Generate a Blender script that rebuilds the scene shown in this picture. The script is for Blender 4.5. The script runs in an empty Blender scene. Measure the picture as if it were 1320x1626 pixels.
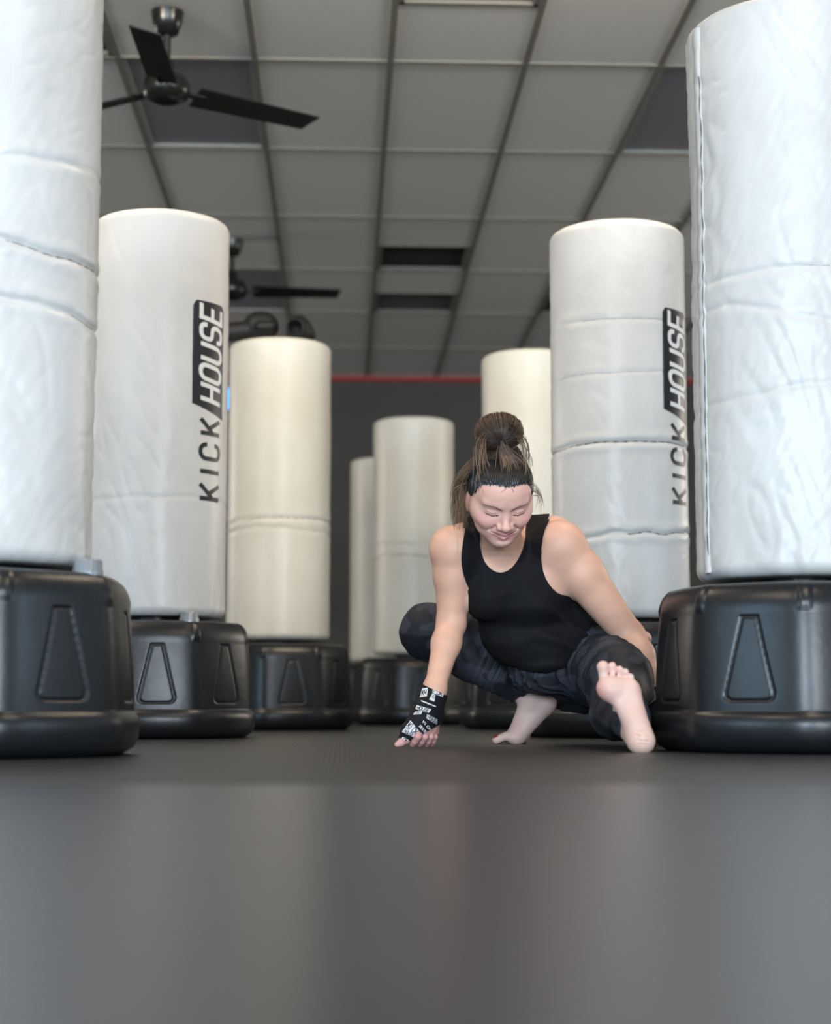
import bpy, bmesh, math, random
import numpy as np
from mathutils import Vector, Matrix, noise

# ------------------------------------------------------------------ camera, world, light, exposure
C = bpy.context.scene
FPX = 2705.0                      # focal length in pixels of the 1320 x 1626 frame
CAM_Z = 0.10
PITCH = math.atan(309.0 / FPX)
YAW = math.atan(117.0 / FPX * math.cos(PITCH))
cam_d = bpy.data.cameras.new('camera'); cam = bpy.data.objects.new('camera', cam_d)
C.collection.objects.link(cam); C.camera = cam
cam.location = (0, 0, CAM_Z)
cam.rotation_euler = (math.pi / 2 + PITCH, 0, -YAW)
cam_d.sensor_fit = 'VERTICAL'; cam_d.sensor_height = 36.0
cam_d.lens = FPX / 1626.0 * 36.0
cam_d.clip_start = 0.02
cam_d.dof.use_dof = True; cam_d.dof.focus_distance = 4.45; cam_d.dof.aperture_fstop = 2.4
C.view_settings.view_transform = 'Standard'; C.view_settings.look = 'None'
C.view_settings.gamma = 1.0; C.view_settings.use_curve_mapping = False
C.view_settings.exposure = 0.0

W = bpy.data.worlds.new('world'); C.world = W; W.use_nodes = True
W.node_tree.nodes['Background'].inputs[0].default_value = (0.68, 0.85, 1.0, 1)
W.node_tree.nodes['Background'].inputs[1].default_value = 1.1

def area(name, loc, target, size, power, col):
    L = bpy.data.lights.new(name, 'AREA'); L.shape = 'RECTANGLE'
    L.size, L.size_y = size; L.energy = power; L.color = col
    o = bpy.data.objects.new(name, L); C.collection.objects.link(o)
    o.location = loc
    o.rotation_euler = (Vector(target) - Vector(loc)).to_track_quat('-Z', 'Y').to_euler()
    return o
# daylight through shop windows behind and beside the photographer, then two added warm fills
area('window_and_fill_light', (-2.6, -9.5, 1.9), (-0.3, 6, 1.0), (3.0, 3.0), 920, (0.68, 0.85, 1.0))
area('window_and_fill_light', (3.2, -9.5, 1.9), (0.6, 6, 1.0), (2.6, 3.0), 700, (0.78, 0.89, 1.0))
area('window_and_fill_light', (-5.8, -0.6, 1.4), (0.0, 4.5, 0.5), (2.0, 2.2), 130, (0.45, 0.74, 1.0))
area('window_and_fill_light', (5.8, 0.2, 1.4), (0.4, 4.5, 0.5), (2.0, 2.2), 70, (0.55, 0.78, 1.0))
area('window_and_fill_light', (5.8, 9.0, 1.9), (0.2, 9.0, 1.0), (2.4, 1.4), 70, (1.0, 0.90, 0.78))  # added warm fill from the right for the rear bags
area('window_and_fill_light', (-5.8, 11.0, 1.9), (0.0, 11.0, 1.2), (2.4, 1.4), 70, (1.0, 0.92, 0.82))  # added warm fill from the left, brightens the rear of the room
# added warm lamps in the unseen front ceiling, for warm light from above
for lx, ly, lp in ((-1.3, 1.6, 26), (1.2, 1.6, 26), (-1.3, 4.4, 17), (1.3, 4.4, 17)):
    area('added_ceiling_light', (lx, ly, 2.95), (lx, ly, 0), (0.6, 1.2), lp, (1.0, 0.78, 0.55))
# added warm fill from above, aimed at the bags in the back
for lx in (-1.6, 0.9):
    area('rear_fill_light', (lx, 5.2, 2.85), (lx * 0.3 + 0.2, 10.5, 0.9), (0.5, 0.3), 30, (1.0, 0.84, 0.62))

# ------------------------------------------------------------------ small helpers
_R = np.array([math.cos(YAW), -math.sin(YAW), 0.0])
_F = np.array([math.sin(YAW) * math.cos(PITCH), math.cos(YAW) * math.cos(PITCH), math.sin(PITCH)])
_U = np.cross(_R, _F)
CAMP = np.array([0, 0, CAM_Z])
def ray(px, py):
    v = _F * FPX + _R * (px - 660.0) + _U * (813.0 - py)
    return v / np.linalg.norm(v)
def at(px, py, Y):
    """place that lies Y metres down the room, seen from the tripod in direction (px, py)"""
    v = ray(px, py)
    return CAMP + v * (Y / v[1])
def atz(px, py, Y, z):
    p = at(px, py, Y); p[2] = z
    return p

def tag(o, label=None, cat=None, group=None, kind=None):
    if label: o['label'] = label
    if cat: o['category'] = cat
    if group: o['group'] = group
    if kind: o['kind'] = kind
    return o
def empty(name, loc=(0, 0, 0), rz=0.0):
    o = bpy.data.objects.new(name, None); C.collection.objects.link(o)
    o.location = loc; o.rotation_euler = (0, 0, rz); o.empty_display_size = 0.05
    return o
def link(name, me, mat=None, parent=None, smooth=True):
    if mat is not None: me.materials.append(mat)
    if smooth: me.polygons.foreach_set('use_smooth', [True] * len(me.polygons))
    o = bpy.data.objects.new(name, me); C.collection.objects.link(o)
    if parent: o.parent = parent
    return o
def mesh_np(name, V, F, col=None):
    """F: (n,4) or (n,3) int array"""
    V = np.asarray(V, np.float32); F = np.asarray(F, np.int32)
    me = bpy.data.meshes.new(name)
    n, k = F.shape
    me.vertices.add(len(V)); me.vertices.foreach_set('co', V.ravel())
    me.loops.add(n * k); me.loops.foreach_set('vertex_index', F.ravel())
    me.polygons.add(n); me.polygons.foreach_set('loop_start', np.arange(0, n * k, k, dtype=np.int32))
    me.update(calc_edges=True); me.validate()
    if col is not None:
        a = me.color_attributes.new('Col', 'FLOAT_COLOR', 'POINT')
        c4 = np.ones((len(V), 4), np.float32); c4[:, :3] = col
        a.data.foreach_set('color', c4.ravel())
    return me
def mesh_py(name, V, F):
    me = bpy.data.meshes.new(name); me.from_pydata([tuple(map(float, v)) for v in V], [], F); me.update()
    return me
class MB:
    def __init__(s): s.V = []; s.F = []
    def box(s, c, h, M=None):
        b = len(s.V); c = Vector(c)
        for x in (-1, 1):
            for y in (-1, 1):
                for z in (-1, 1):
                    v = Vector((x * h[0], y * h[1], z * h[2]))
                    if M is not None: v = M @ v
                    s.V.append(c + v)
        for f in ((0, 1, 3, 2), (4, 6, 7, 5), (0, 4, 5, 1), (2, 3, 7, 6), (0, 2, 6, 4), (1, 5, 7, 3)):
            s.F.append([b + i for i in f])
        return s
    def lathe(s, prof, n=32, c=(0, 0, 0), rf=None):
        b = len(s.V); c = Vector(c)
        for r, z in prof:
            for i in range(n):
                a = 2 * math.pi * i / n; rr = r * (rf(a) if rf else 1)
                s.V.append(c + Vector((rr * math.cos(a), rr * math.sin(a), z)))
        for j in range(len(prof) - 1):
            for i in range(n):
                k = (i + 1) % n
                s.F.append([b + j * n + i, b + j * n + k, b + (j + 1) * n + k, b + (j + 1) * n + i])
        s.F.append([b + i for i in range(n)][::-1]); s.F.append([b + (len(prof) - 1) * n + i for i in range(n)])
        return s
    def tube(s, pts, r, n=8):
        b = len(s.V); m = len(pts); pts = [Vector(p) for p in pts]
        for j, p in enumerate(pts):
            t = (pts[min(j + 1, m - 1)] - pts[max(j - 1, 0)]).normalized()
            u = t.cross(Vector((0, 0, 1)) if abs(t.z) < 0.9 else Vector((1, 0, 0))).normalized(); w = t.cross(u)
            rr = r[j] if hasattr(r, '__len__') else r
            for i in range(n):
                a = 2 * math.pi * i / n
                s.V.append(p + (u * math.cos(a) + w * math.sin(a)) * rr)
        for j in range(m - 1):
            for i in range(n):
                k = (i + 1) % n
                s.F.append([b + j * n + i, b + j * n + k, b + (j + 1) * n + k, b + (j + 1) * n + i])
        s.F.append([b + i for i in range(n)][::-1]); s.F.append([b + (m - 1) * n + i for i in range(n)])
        return s
    def build(s, name, mat, parent=None, smooth=False, bevel=0, auto=None):
        me = mesh_py(name, s.V, s.F)
        o = link(name, me, mat, parent, smooth)
        if bevel:
            m = o.modifiers.new('bevel', 'BEVEL'); m.width = bevel; m.segments = 2; m.limit_method = 'ANGLE'
        if smooth and auto is not None:
            me.set_sharp_from_angle(angle=auto)
        return o

# ------------------------------------------------------------------ materials
def mat(name, col, rough=0.5, metal=0.0, spec=0.5, coat=0.0, sss=0.0, vcol=False, emit=None):
    m = bpy.data.materials.new(name); m.use_nodes = True
    b = m.node_tree.nodes['Principled BSDF']
    b.inputs['Base Color'].default_value = (*col, 1); b.inputs['Roughness'].default_value = rough
    b.inputs['Metallic'].default_value = metal; b.inputs['Specular IOR Level'].default_value = spec
    b.inputs['Coat Weight'].default_value = coat; b.inputs['Coat Roughness'].default_value = 0.25
    if sss:
        b.inputs['Subsurface Weight'].default_value = sss; b.inputs['Subsurface Radius'].default_value = (0.012, 0.005, 0.003)
        b.inputs['Subsurface Scale'].default_value = 1.0
    if vcol:
        a = m.node_tree.nodes.new('ShaderNodeAttribute'); a.attribute_name = 'Col'
        m.node_tree.links.new(a.outputs['Color'], b.inputs['Base Color'])
    if emit:
        b.inputs['Emission Color'].default_value = (*emit[:3], 1); b.inputs['Emission Strength'].default_value = emit[3]
    return m
def N(m, t, **kw):
    n = m.node_tree.nodes.new(t)
    for k, v in kw.items():
        if k in n.inputs.keys(): n.inputs[k].default_value = v
        else: setattr(n, k, v)
    return n
def bump(m, scale, strength, dist=0.002, detail=4, stretch=(1, 1, 1), prev=None):
    tc = N(m, 'ShaderNodeTexCoord'); mp = N(m, 'ShaderNodeMapping'); mp.inputs['Scale'].default_value = stretch
    nz = N(m, 'ShaderNodeTexNoise', Scale=scale, Detail=detail)
    bp = N(m, 'ShaderNodeBump', Strength=strength, Distance=dist)
    l = m.node_tree.links
    l.new(tc.outputs['Object'], mp.inputs[0]); l.new(mp.outputs[0], nz.inputs['Vector'])
    l.new(nz.outputs[0], bp.inputs['Height']); l.new(bp.outputs[0], m.node_tree.nodes['Principled BSDF'].inputs['Normal'])
    if prev: l.new(prev.outputs[0], bp.inputs['Normal'])
    return bp
def mottle(m, c1, c2, scale, lo=0.4, hi=0.6, stretch=(1, 1, 1), detail=5):
    tc = N(m, 'ShaderNodeTexCoord'); mp = N(m, 'ShaderNodeMapping'); mp.inputs['Scale'].default_value = stretch
    nz = N(m, 'ShaderNodeTexNoise', Scale=scale, Detail=detail); cr = N(m, 'ShaderNodeValToRGB')
    cr.color_ramp.elements[0].position = lo; cr.color_ramp.elements[0].color = (*c1, 1)
    cr.color_ramp.elements[1].position = hi; cr.color_ramp.elements[1].color = (*c2, 1)
    l = m.node_tree.links
    l.new(tc.outputs['Object'], mp.inputs[0]); l.new(mp.outputs[0], nz.inputs['Vector'])
    l.new(nz.outputs[0], cr.inputs[0]); l.new(cr.outputs[0], m.node_tree.nodes['Principled BSDF'].inputs['Base Color'])
    return cr

M_vinyl = mat('white_vinyl', (0.72, 0.71, 0.69), 0.42, coat=0.15)
mottle(M_vinyl, (0.60, 0.59, 0.57), (0.70, 0.695, 0.68), 3.0, 0.3, 0.7)
bump(M_vinyl, 30, 0.25, 0.0010, 3, (1, 1, 0.8), bump(M_vinyl, 7, 0.35, 0.004, 2, (1, 1, 1.4)))
M_cream = mat('cream_vinyl', (0.70, 0.64, 0.53), 0.42, coat=0.15)  # creamier tone than the vinyl of the front bags
mottle(M_cream, (0.70, 0.655, 0.56), (0.78, 0.75, 0.675), 3.0, 0.3, 0.7)
bump(M_cream, 14, 0.4, 0.002, 4)
M_print = mat('black_print', (0.012, 0.014, 0.02), 0.4)
M_white = mat('white_print', (0.78, 0.78, 0.78), 0.45)
M_crack = mat('dark_crack', (0.10, 0.09, 0.08), 0.7)
M_base = mat('black_plastic', (0.010, 0.011, 0.013), 0.30, spec=0.5)
bump(M_base, 420, 0.35, 0.0006, 2, prev=bump(M_base, 30, 0.25, 0.002, 3))
M_cap = mat('grey_cap', (0.30, 0.32, 0.35), 0.3, metal=0.4)
M_fan = mat('black_metal', (0.008, 0.008, 0.008), 0.45)
M_hub = mat('black_gloss_metal', (0.010, 0.010, 0.010), 0.25)
M_glove = mat('black_leather', (0.008, 0.008, 0.009), 0.6)
M_blade_tip = M_fan

# ------------------------------------------------------------------ the room
XL, XR, YB, YF, HC = -6.0, 6.0, -5.0, 14.70, 2.98
def plane(name, a, b, c, d, m):
    o = link(name, mesh_py(name, [a, b, c, d], [[0, 1, 2, 3]]), m, None, False); o['kind'] = 'structure'; return o
M_floor = mat('subfloor', (0.05, 0.05, 0.05), 0.7)
M_wall = mat('dark_wall_paint', (0.068, 0.062, 0.055), 0.8); mottle(M_wall, (0.064, 0.058, 0.051), (0.074, 0.068, 0.06), 1.2)
M_swall = mat('side_wall_paint', (0.60, 0.57, 0.52), 0.8)
def slab(name, lo, hi, m):
    lo, hi = Vector(lo), Vector(hi)
    o = MB().box((lo + hi) / 2, (hi - lo) / 2).build(name, m); o['kind'] = 'structure'; return o
slab('floor', (XL, YB, -0.12), (XR, YF, -0.02), M_floor)
slab('wall_far', (XL, YF, -0.12), (XR, YF + 0.12, HC + 0.1), M_wall)
slab('wall_left', (XL - 0.12, YB, -0.12), (XL, YF, HC + 0.1), M_swall)
slab('wall_right', (XR, YB, -0.12), (XR + 0.12, YF, HC + 0.1), M_swall)
slab('baseboard_far', (XL, YF - 0.015, -0.02), (XR, YF - 0.0005, 0.10), mat('baseboard_black', (0.015, 0.015, 0.015), 0.5))

# foam mats
def mat_floor(name, col, rough, rib):
    m = mat(name, col, rough, spec=0.5); l = m.node_tree.links
    tc = N(m, 'ShaderNodeTexCoord'); b1 = None
    if rib:
        for dr, s in (('X', 95), ('Y', 70)):
            wv = N(m, 'ShaderNodeTexWave', Scale=s / 6.283 * 2, Distortion=0.0); wv.wave_type = 'BANDS'; wv.bands_direction = dr
            l.new(tc.outputs['Object'], wv.inputs['Vector'])
            bp = N(m, 'ShaderNodeBump', Strength=0.5, Distance=0.0009)
            l.new(wv.outputs[1], bp.inputs['Height'])
            if b1: l.new(b1.outputs[0], bp.inputs['Normal'])
            b1 = bp
    bump(m, 5, 0.25, 0.004, 3, (1, 1, 1), b1)
    return m
def foam(name, lo, hi, m, label):
    lo, hi = Vector(lo), Vector(hi)
    o = MB().box((lo + hi) / 2, (hi - lo) / 2).build(name, m, bevel=0.003)
    o.data.transform(Matrix.Translation(-Vector((lo.x, lo.y, hi.z)))); o.location = (lo.x, lo.y, hi.z)
    return tag(o, label, 'floor mat', 'dark foam floor mats')
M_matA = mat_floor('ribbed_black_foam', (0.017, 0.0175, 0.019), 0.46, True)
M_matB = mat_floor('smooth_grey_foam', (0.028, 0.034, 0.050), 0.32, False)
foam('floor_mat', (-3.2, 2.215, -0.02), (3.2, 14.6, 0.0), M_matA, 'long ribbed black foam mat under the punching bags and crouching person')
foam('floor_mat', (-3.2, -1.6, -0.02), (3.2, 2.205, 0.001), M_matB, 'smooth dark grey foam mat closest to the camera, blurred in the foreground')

# suspended ceiling: tiles in one structure mesh, grid rails in another
M_tile = mat('ceiling_tile', (0.82, 0.82, 0.80), 0.85); bump(M_tile, 60, 0.3, 0.002, 4)
M_rail = mat('ceiling_rail', (0.24, 0.23, 0.20), 0.6)
TW, TD = 0.609, 1.228
X0, Y0 = 0.205, 7.37
ix = range(-10, 10); iy = range(-6, 6)
special = {}
def cell(i, j): return X0 + i * TW, X0 + (i + 1) * TW, Y0 + j * TD, Y0 + (j + 1) * TD
panels = [(-2, 0), (-2, 3), (2, 0)]                     # unlit fluorescent troffers
lit = [(-3, -5), (1, -5), (-3, -3), (1, -3)]  # added lit panels, out of view above the front half
vents = [(0, -1, 0, 1), (0, 2, 1, 0), (0, 3, 1, 1), (2, 3, 1, 0), (-3, -1, 1, 0)]   # col,row,half(0 near/1 far), mesh
tb = MB(); rb = MB()
vkeys = {(v[0], v[1]): v for v in vents}
for i in ix:
    for j in iy:
        x0, x1, y0, y1 = cell(i, j); y1 = min(y1, YF)
        x0 = max(x0, XL); x1 = min(x1, XR)
        if x1 <= x0 or y1 <= y0 or (i, j) in panels or (i, j) in lit: continue
        if (i, j) in vkeys:
            ym = (y0 + y1) / 2
            if vkeys[(i, j)][2] == 0: y0 = ym
            else: y1 = ym
        tb.box(((x0 + x1) / 2, (y0 + y1) / 2, HC + 0.012), ((x1 - x0) / 2, (y1 - y0) / 2, 0.008))
o = tb.build('ceiling', M_tile); o['kind'] = 'structure'
for i in range(-10, 11):
    x = X0 + i * TW
    if XL < x < XR: rb.box((x, (YB + YF) / 2, HC), (0.014, (YF - YB) / 2, 0.006))
for j in range(-6, 7):
    y = Y0 + j * TD
    if y < YF: rb.box((0, y, HC - 0.0005), (XR, 0.010, 0.006))
rb.box((0, YF - 0.012, HC - 0.01), (XR, 0.012, 0.02))
o = rb.build('trim_1', M_rail); o['kind'] = 'structure'; o['label'] = 'grey metal rails of the suspended ceiling'
slab('trim_2', (XL, YB, HC + 0.10), (XR, YF, HC + 0.14), M_rail)['label'] = 'dark deck above the ceiling tiles'
M_lens = mat('unlit_lens', (0.30, 0.30, 0.34), 0.35); M_frame = mat('troffer_frame', (0.42, 0.42, 0.40), 0.5)
M_litl = mat('lit_lens', (0.8, 0.8, 0.75), 0.5, emit=(1.0, 0.84, 0.66, 2.0))
plab = {(-2, 0): 'unlit grey light panel in the ceiling beside the nearest ceiling fan',
        (-2, 3): 'unlit dark light panel in the ceiling behind the farther ceiling fan',
        (2, 0): 'unlit grey light panel in the ceiling right beside the tall bag at the right edge'}
for (i, j) in panels + lit:
    x0, x1, y0, y1 = cell(i, j); cx, cy = (x0 + x1) / 2, (y0 + y1) / 2
    r = empty('ceiling_light', (cx, cy, HC))
    if (i, j) in plab: tag(r, plab[(i, j)], 'ceiling light', 'unlit fluorescent ceiling panels')
    else: tag(r, 'added lit warm ceiling light, out of view over the front half of the room', 'ceiling light', 'added lit ceiling lights over the front half')
    f = MB(); hx, hy = TW / 2 - 0.016, TD / 2 - 0.012
    for sx in (-1, 1): f.box((sx * hx, 0, 0.03), (0.012, hy, 0.03))
    for sy in (-1, 1): f.box((0, sy * hy, 0.03), (hx, 0.012, 0.03))
    f.box((0, 0, 0.065), (hx, hy, 0.004))
    f.build('light_frame', M_frame, r)
    MB().box((0, 0, 0.012), (hx - 0.012, hy - 0.012, 0.003)).build('diffuser', M_lens if (i, j) in plab else M_litl, r)
M_vent = mat('dark_vent', (0.035, 0.028, 0.02), 0.7); M_slat = mat('vent_mesh', (0.10, 0.095, 0.085), 0.6)
vlab = {(0, -1): 'dark square ceiling vent cut by the top edge of the photo', (0, 2): 'dark brown square ceiling vent, middle of the ceiling, nearer of the two close together',
        (0, 3): 'greyish square ceiling vent, farther of the two close together', (2, 3): 'dark ceiling vent half hidden behind the lettered bag at the right',
        (-3, -1): 'dark brown ceiling vent at the top left beside the tall left bag'}
for (i, j, half, meshy) in vents:
    x0, x1, y0, y1 = cell(i, j); ym = (y0 + y1) / 2
    if half == 0: y1 = ym
    else: y0 = ym
    if (i, j) in ((0, 2), (0, 3)): pass
    r = empty('ceiling_vent', ((x0 + x1) / 2, (y0 + y1) / 2, HC)); tag(r, vlab[(i, j)], 'ceiling vent', 'dark ceiling vents')
    hx, hy = (x1 - x0) / 2 - 0.016, (y1 - y0) / 2 - 0.012
    f = MB()
    for sx in (-1, 1): f.box((sx * (hx - .01), 0, 0.01), (0.012, hy, 0.012))
    for sy in (-1, 1): f.box((0, sy * (hy - .01), 0.01), (hx, 0.012, 0.012))
    f.build('vent_frame', M_rail, r)
    MB().box((0, 0, 0.05), (hx, hy, 0.004)).build('backing', M_vent, r)
    g = MB(); k = 12
    for q in range(k): g.box((0, -hy + (q + .5) * 2 * hy / k, 0.02), (hx, 0.005 if not meshy else 0.009, 0.003), Matrix.Rotation(0.5, 3, 'X'))
    g.build('grille', M_slat if meshy else M_vent, r)
# red dotted strip along the top of the far wall
s = MB(); s.box((0, 0, 0), (2.9, 0.006, 0.022))
for k in range(96):
    a = -2.88 + k * 0.0606; s.lathe([(0.004, -0.02), (0.018, -0.014), (0.022, 0), (0.018, 0.014), (0.004, 0.02)], 8, (a, -0.016, 0.004 * (k % 3 - 1)))
o = s.build('string_lights', mat('red_plastic', (0.26, 0.05, 0.045), 0.35, emit=(0.5, 0.05, 0.04, 0.12)), smooth=True); o.location = (0.3, YF - 0.03, at(640, 603, YF)[2])
tag(o, 'dull red dotted light strip running along the top of the far dark wall', 'string lights')
def wall_lamp(px, py, hpx, col, name, label):
    p = at(px, py, YF - 0.04); r = empty(name, (p[0], YF, p[2])); h = hpx / 2 * YF / FPX
    tag(r, label, 'wall light')
    MB().box((0, -0.012, 0), (0.03, 0.011, h + 0.02)).build('backplate', M_fan, r)
    MB().lathe([(0.008, -h), (0.02, -h + .01), (0.02, h - .01), (0.008, h)], 12, (0, -0.043, 0)).build('lamp_tube', mat(label[:6] + '_tube', col[:3], 0.4, emit=col), r, True)
wall_lamp(360, 633, 34, (0.0, 0.25, 1.0, 4.0), 'wall_light', 'small glowing blue light between the lettered left bag and the bag beside it')
wall_lamp(1094, 508, 26, (1.0, 0.75, 0.15, 1.6), 'wall_light', 'small yellow light sliver between the two bags at the right edge')

# ------------------------------------------------------------------ ceiling fans
def blade_mb(L):
    V = []; F = []; n = 10
    for q in range(n + 1):
        t = q / n; x = 0.13 + t * (L - 0.13); w = 0.066 - 0.008 * t; tw = math.radians(-16 + 5 * t); z = -0.012 * t
        sl = -0.03 * (1 if q == n else 0)
        for yy, zz, e in ((-w, -0.003, 0), (w, -0.003, sl), (w, 0.003, sl), (-w, 0.003, 0)):
            V.append(Vector((x + e, yy * math.cos(tw) - zz * math.sin(tw), z + yy * math.sin(tw) + zz * math.cos(tw))))
    for q in range(n):
        b = q * 4
        for k in range(4): F.append([b + k, b + (k + 1) % 4, b + 4 + (k + 1) % 4, b + 4 + k])
    F.append([3, 2, 1, 0]); F.append([n * 4 + k for k in range(4)])
    return V, F
def fan(loc, ang, R, label):
    r = empty('ceiling_fan', loc); tag(r, label, 'ceiling fan', 'black three-bladed ceiling fans')
    drop = HC - loc[2]
    MB().lathe([(0.02, drop - 0.11), (0.045, drop - 0.10), (0.062, drop - 0.05), (0.068, drop - 0.008), (0.03, drop - 0.007)], 28).build('canopy', M_hub, r, True, auto=1.0)
    MB().lathe([(0.016, 0.10), (0.016, drop - 0.10)], 20).build('downrod', M_fan, r, True, auto=1.0)
    MB().lathe([(0.018, 0.13), (0.034, 0.125), (0.038, 0.09), (0.05, 0.075), (0.082, 0.06), (0.098, 0.03), (0.10, 0.0), (0.088, -0.03), (0.05, -0.048), (0.02, -0.055)], 32).build('motor_housing', M_hub, r, True)
    for k in range(3):
        V, F = blade_mb(R); M = Matrix.Rotation(ang + k * 2 * math.pi / 3, 3, 'Z')
        o = link('blade', mesh_py('blade', [M @ v for v in V], F), M_fan, r, False)
        b = MB(); b.box(M @ Vector((0.125, 0, 0.002)), (0.05, 0.022, 0.004), M)
        for sy in (-.012, .012): b.lathe([(0.005, -0.004), (0.005, 0.008)], 8, M @ Vector((0.155, sy, 0)))
        b.build('blade_iron', M_hub, o)
p = at(264, 145, 6.85); fan((p[0], p[1], p[2]), math.radians(29), 0.69, 'black ceiling fan nearest the camera, hanging above the lettered left bag')
p = at(368, 463, 10.35); fan((p[0], p[1], p[2]), math.radians(-2), 0.68, 'black ceiling fan farther back, half hidden behind the lettered left bag')
# ------------------------------------------------------------------ free-standing punching bags
R_BAG, Z_BOT, Z_TOP = 0.2285, 0.385, 1.705
def bag_radius(th, z, seed, wr, creases):
    """distance from the bag's axis to its vinyl skin (th measured from the side facing the camera, + to the right)"""
    f = 1.0
    e0 = z - Z_BOT; e1 = Z_TOP - z
    d = 0.0
    s = seed * 7.31
    ax, ay = math.sin(th), math.cos(th)
    d += 0.0035 * wr * noise.noise(Vector((ax * 2.2 + s, ay * 2.2, z * 2.6)))
    n1 = noise.noise(Vector((ax * 3 + s, ay * 3 + 4, z * 9 + ax * 3)))
    d -= 0.0030 * wr * max(0.0, 1 - abs(n1) * 3.5) * max(0, min(1, 0.5 + 1.5 * noise.noise(Vector((ax * 2, ay * 2 + s, z * 2 + 9)))))
    n2 = noise.noise(Vector((ax * 5 + s + 11, ay * 5, z * 22 - ax * 9)))
    d -= 0.0010 * wr * max(0.0, 1 - abs(n2) * 4)
    for (zc, amp, tilt, depth) in creases:
        zz = zc + crease_wave(th, amp, tilt, zc)
        q = (z - zz)
        d -= depth * math.exp(-(q / 0.007) ** 2) - 0.45 * depth * math.exp(-((abs(q) - 0.02) / 0.013) ** 2)
    # gathers near the bottom
    if e0 < 0.13: d += 0.0035 * wr * (1 - e0 / 0.13) * math.sin(th * 17 + 3 * math.sin(th * 3 + s)) * (0.4 + 0.6 * math.sin(th * 5 + s) ** 2)
    return R_BAG + d
def crease_wave(th, amp, tilt, zc):
    return amp * (0.6 * math.sin(th * 2.1 + zc * 9) + 0.3 * math.sin(th * 5.3 + zc * 31) + 0.12 * math.sin(th * 13 + zc * 7)) + tilt * math.sin(th)
def pol(th, r, z):
    return Vector((r * math.sin(th), -r * math.cos(th), z))
def bag_skin(seed, wr, creases, nt, nz):
    zs = []; er = 0.028
    prof = [(0.0, Z_BOT + 0.004), (0.6, Z_BOT + 0.002), (0.80, Z_BOT)]
    for q in range(1, 7):
        a = q / 6 * math.pi / 2; prof.append((1 - er / R_BAG + er / R_BAG * math.sin(a), Z_BOT + er - er * math.cos(a)))
    for q in range(1, nz): prof.append((1, Z_BOT + er + (Z_TOP - Z_BOT - 2 * er) * q / nz))
    for q in range(0, 7):
        a = q / 6 * math.pi / 2; prof.append((1 - er / R_BAG + er / R_BAG * math.cos(a), Z_TOP - er + er * math.sin(a)))
    prof += [(0.6, Z_TOP + 0.004), (0.0, Z_TOP + 0.005)]
    V = []
    for f, z in prof:
        for i in range(nt):
            th = 2 * math.pi * i / nt
            V.append(pol(th, f * bag_radius(th, z, seed, wr, creases), z))
    V = np.array([tuple(v) for v in V]); m = len(prof)
    I = np.arange(nt); J = (I + 1) % nt
    F = np.concatenate([np.stack([k * nt + I, k * nt + J, (k + 1) * nt + J, (k + 1) * nt + I], 1) for k in range(m - 1)])
    return V, F
def seam_line(seed, wr, creases, cr, th0, th1, r, ticks, solid=True):
    zc, amp, tilt, depth = cr; mb = MB(); rnd = random.Random(seed * 31 + zc * 100)
    P = []
    n = int(abs(th1 - th0) * 60) + 2
    for q in range(n):
        th = th0 + (th1 - th0) * q / (n - 1); z = zc + crease_wave(th, amp, tilt, zc)
        P.append(pol(th, bag_radius(th, z, seed, wr, creases) + r * 0.3, z))
    mb.tube(P, [(r if solid else 0.4 * r) * (0.35 + 0.65 * abs(math.sin(q * 0.37 + zc * 5))) * (1.8 if ticks and q % 9 == 4 else 1) for q in range(n)], 5)
    k = 0
    for q in range(k):
        th = th0 + (th1 - th0) * (q + 0.5 + rnd.uniform(-.25, .25)) / k; z = zc + crease_wave(th, amp, tilt, zc)
        h = rnd.uniform(0.003, 0.010)
        mb.tube([pol(th, bag_radius(th, z + e, seed, wr, creases) + 0.0006, z + e) for e in (-h, 0, h)], r * 0.9, 4)
    return mb
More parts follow.
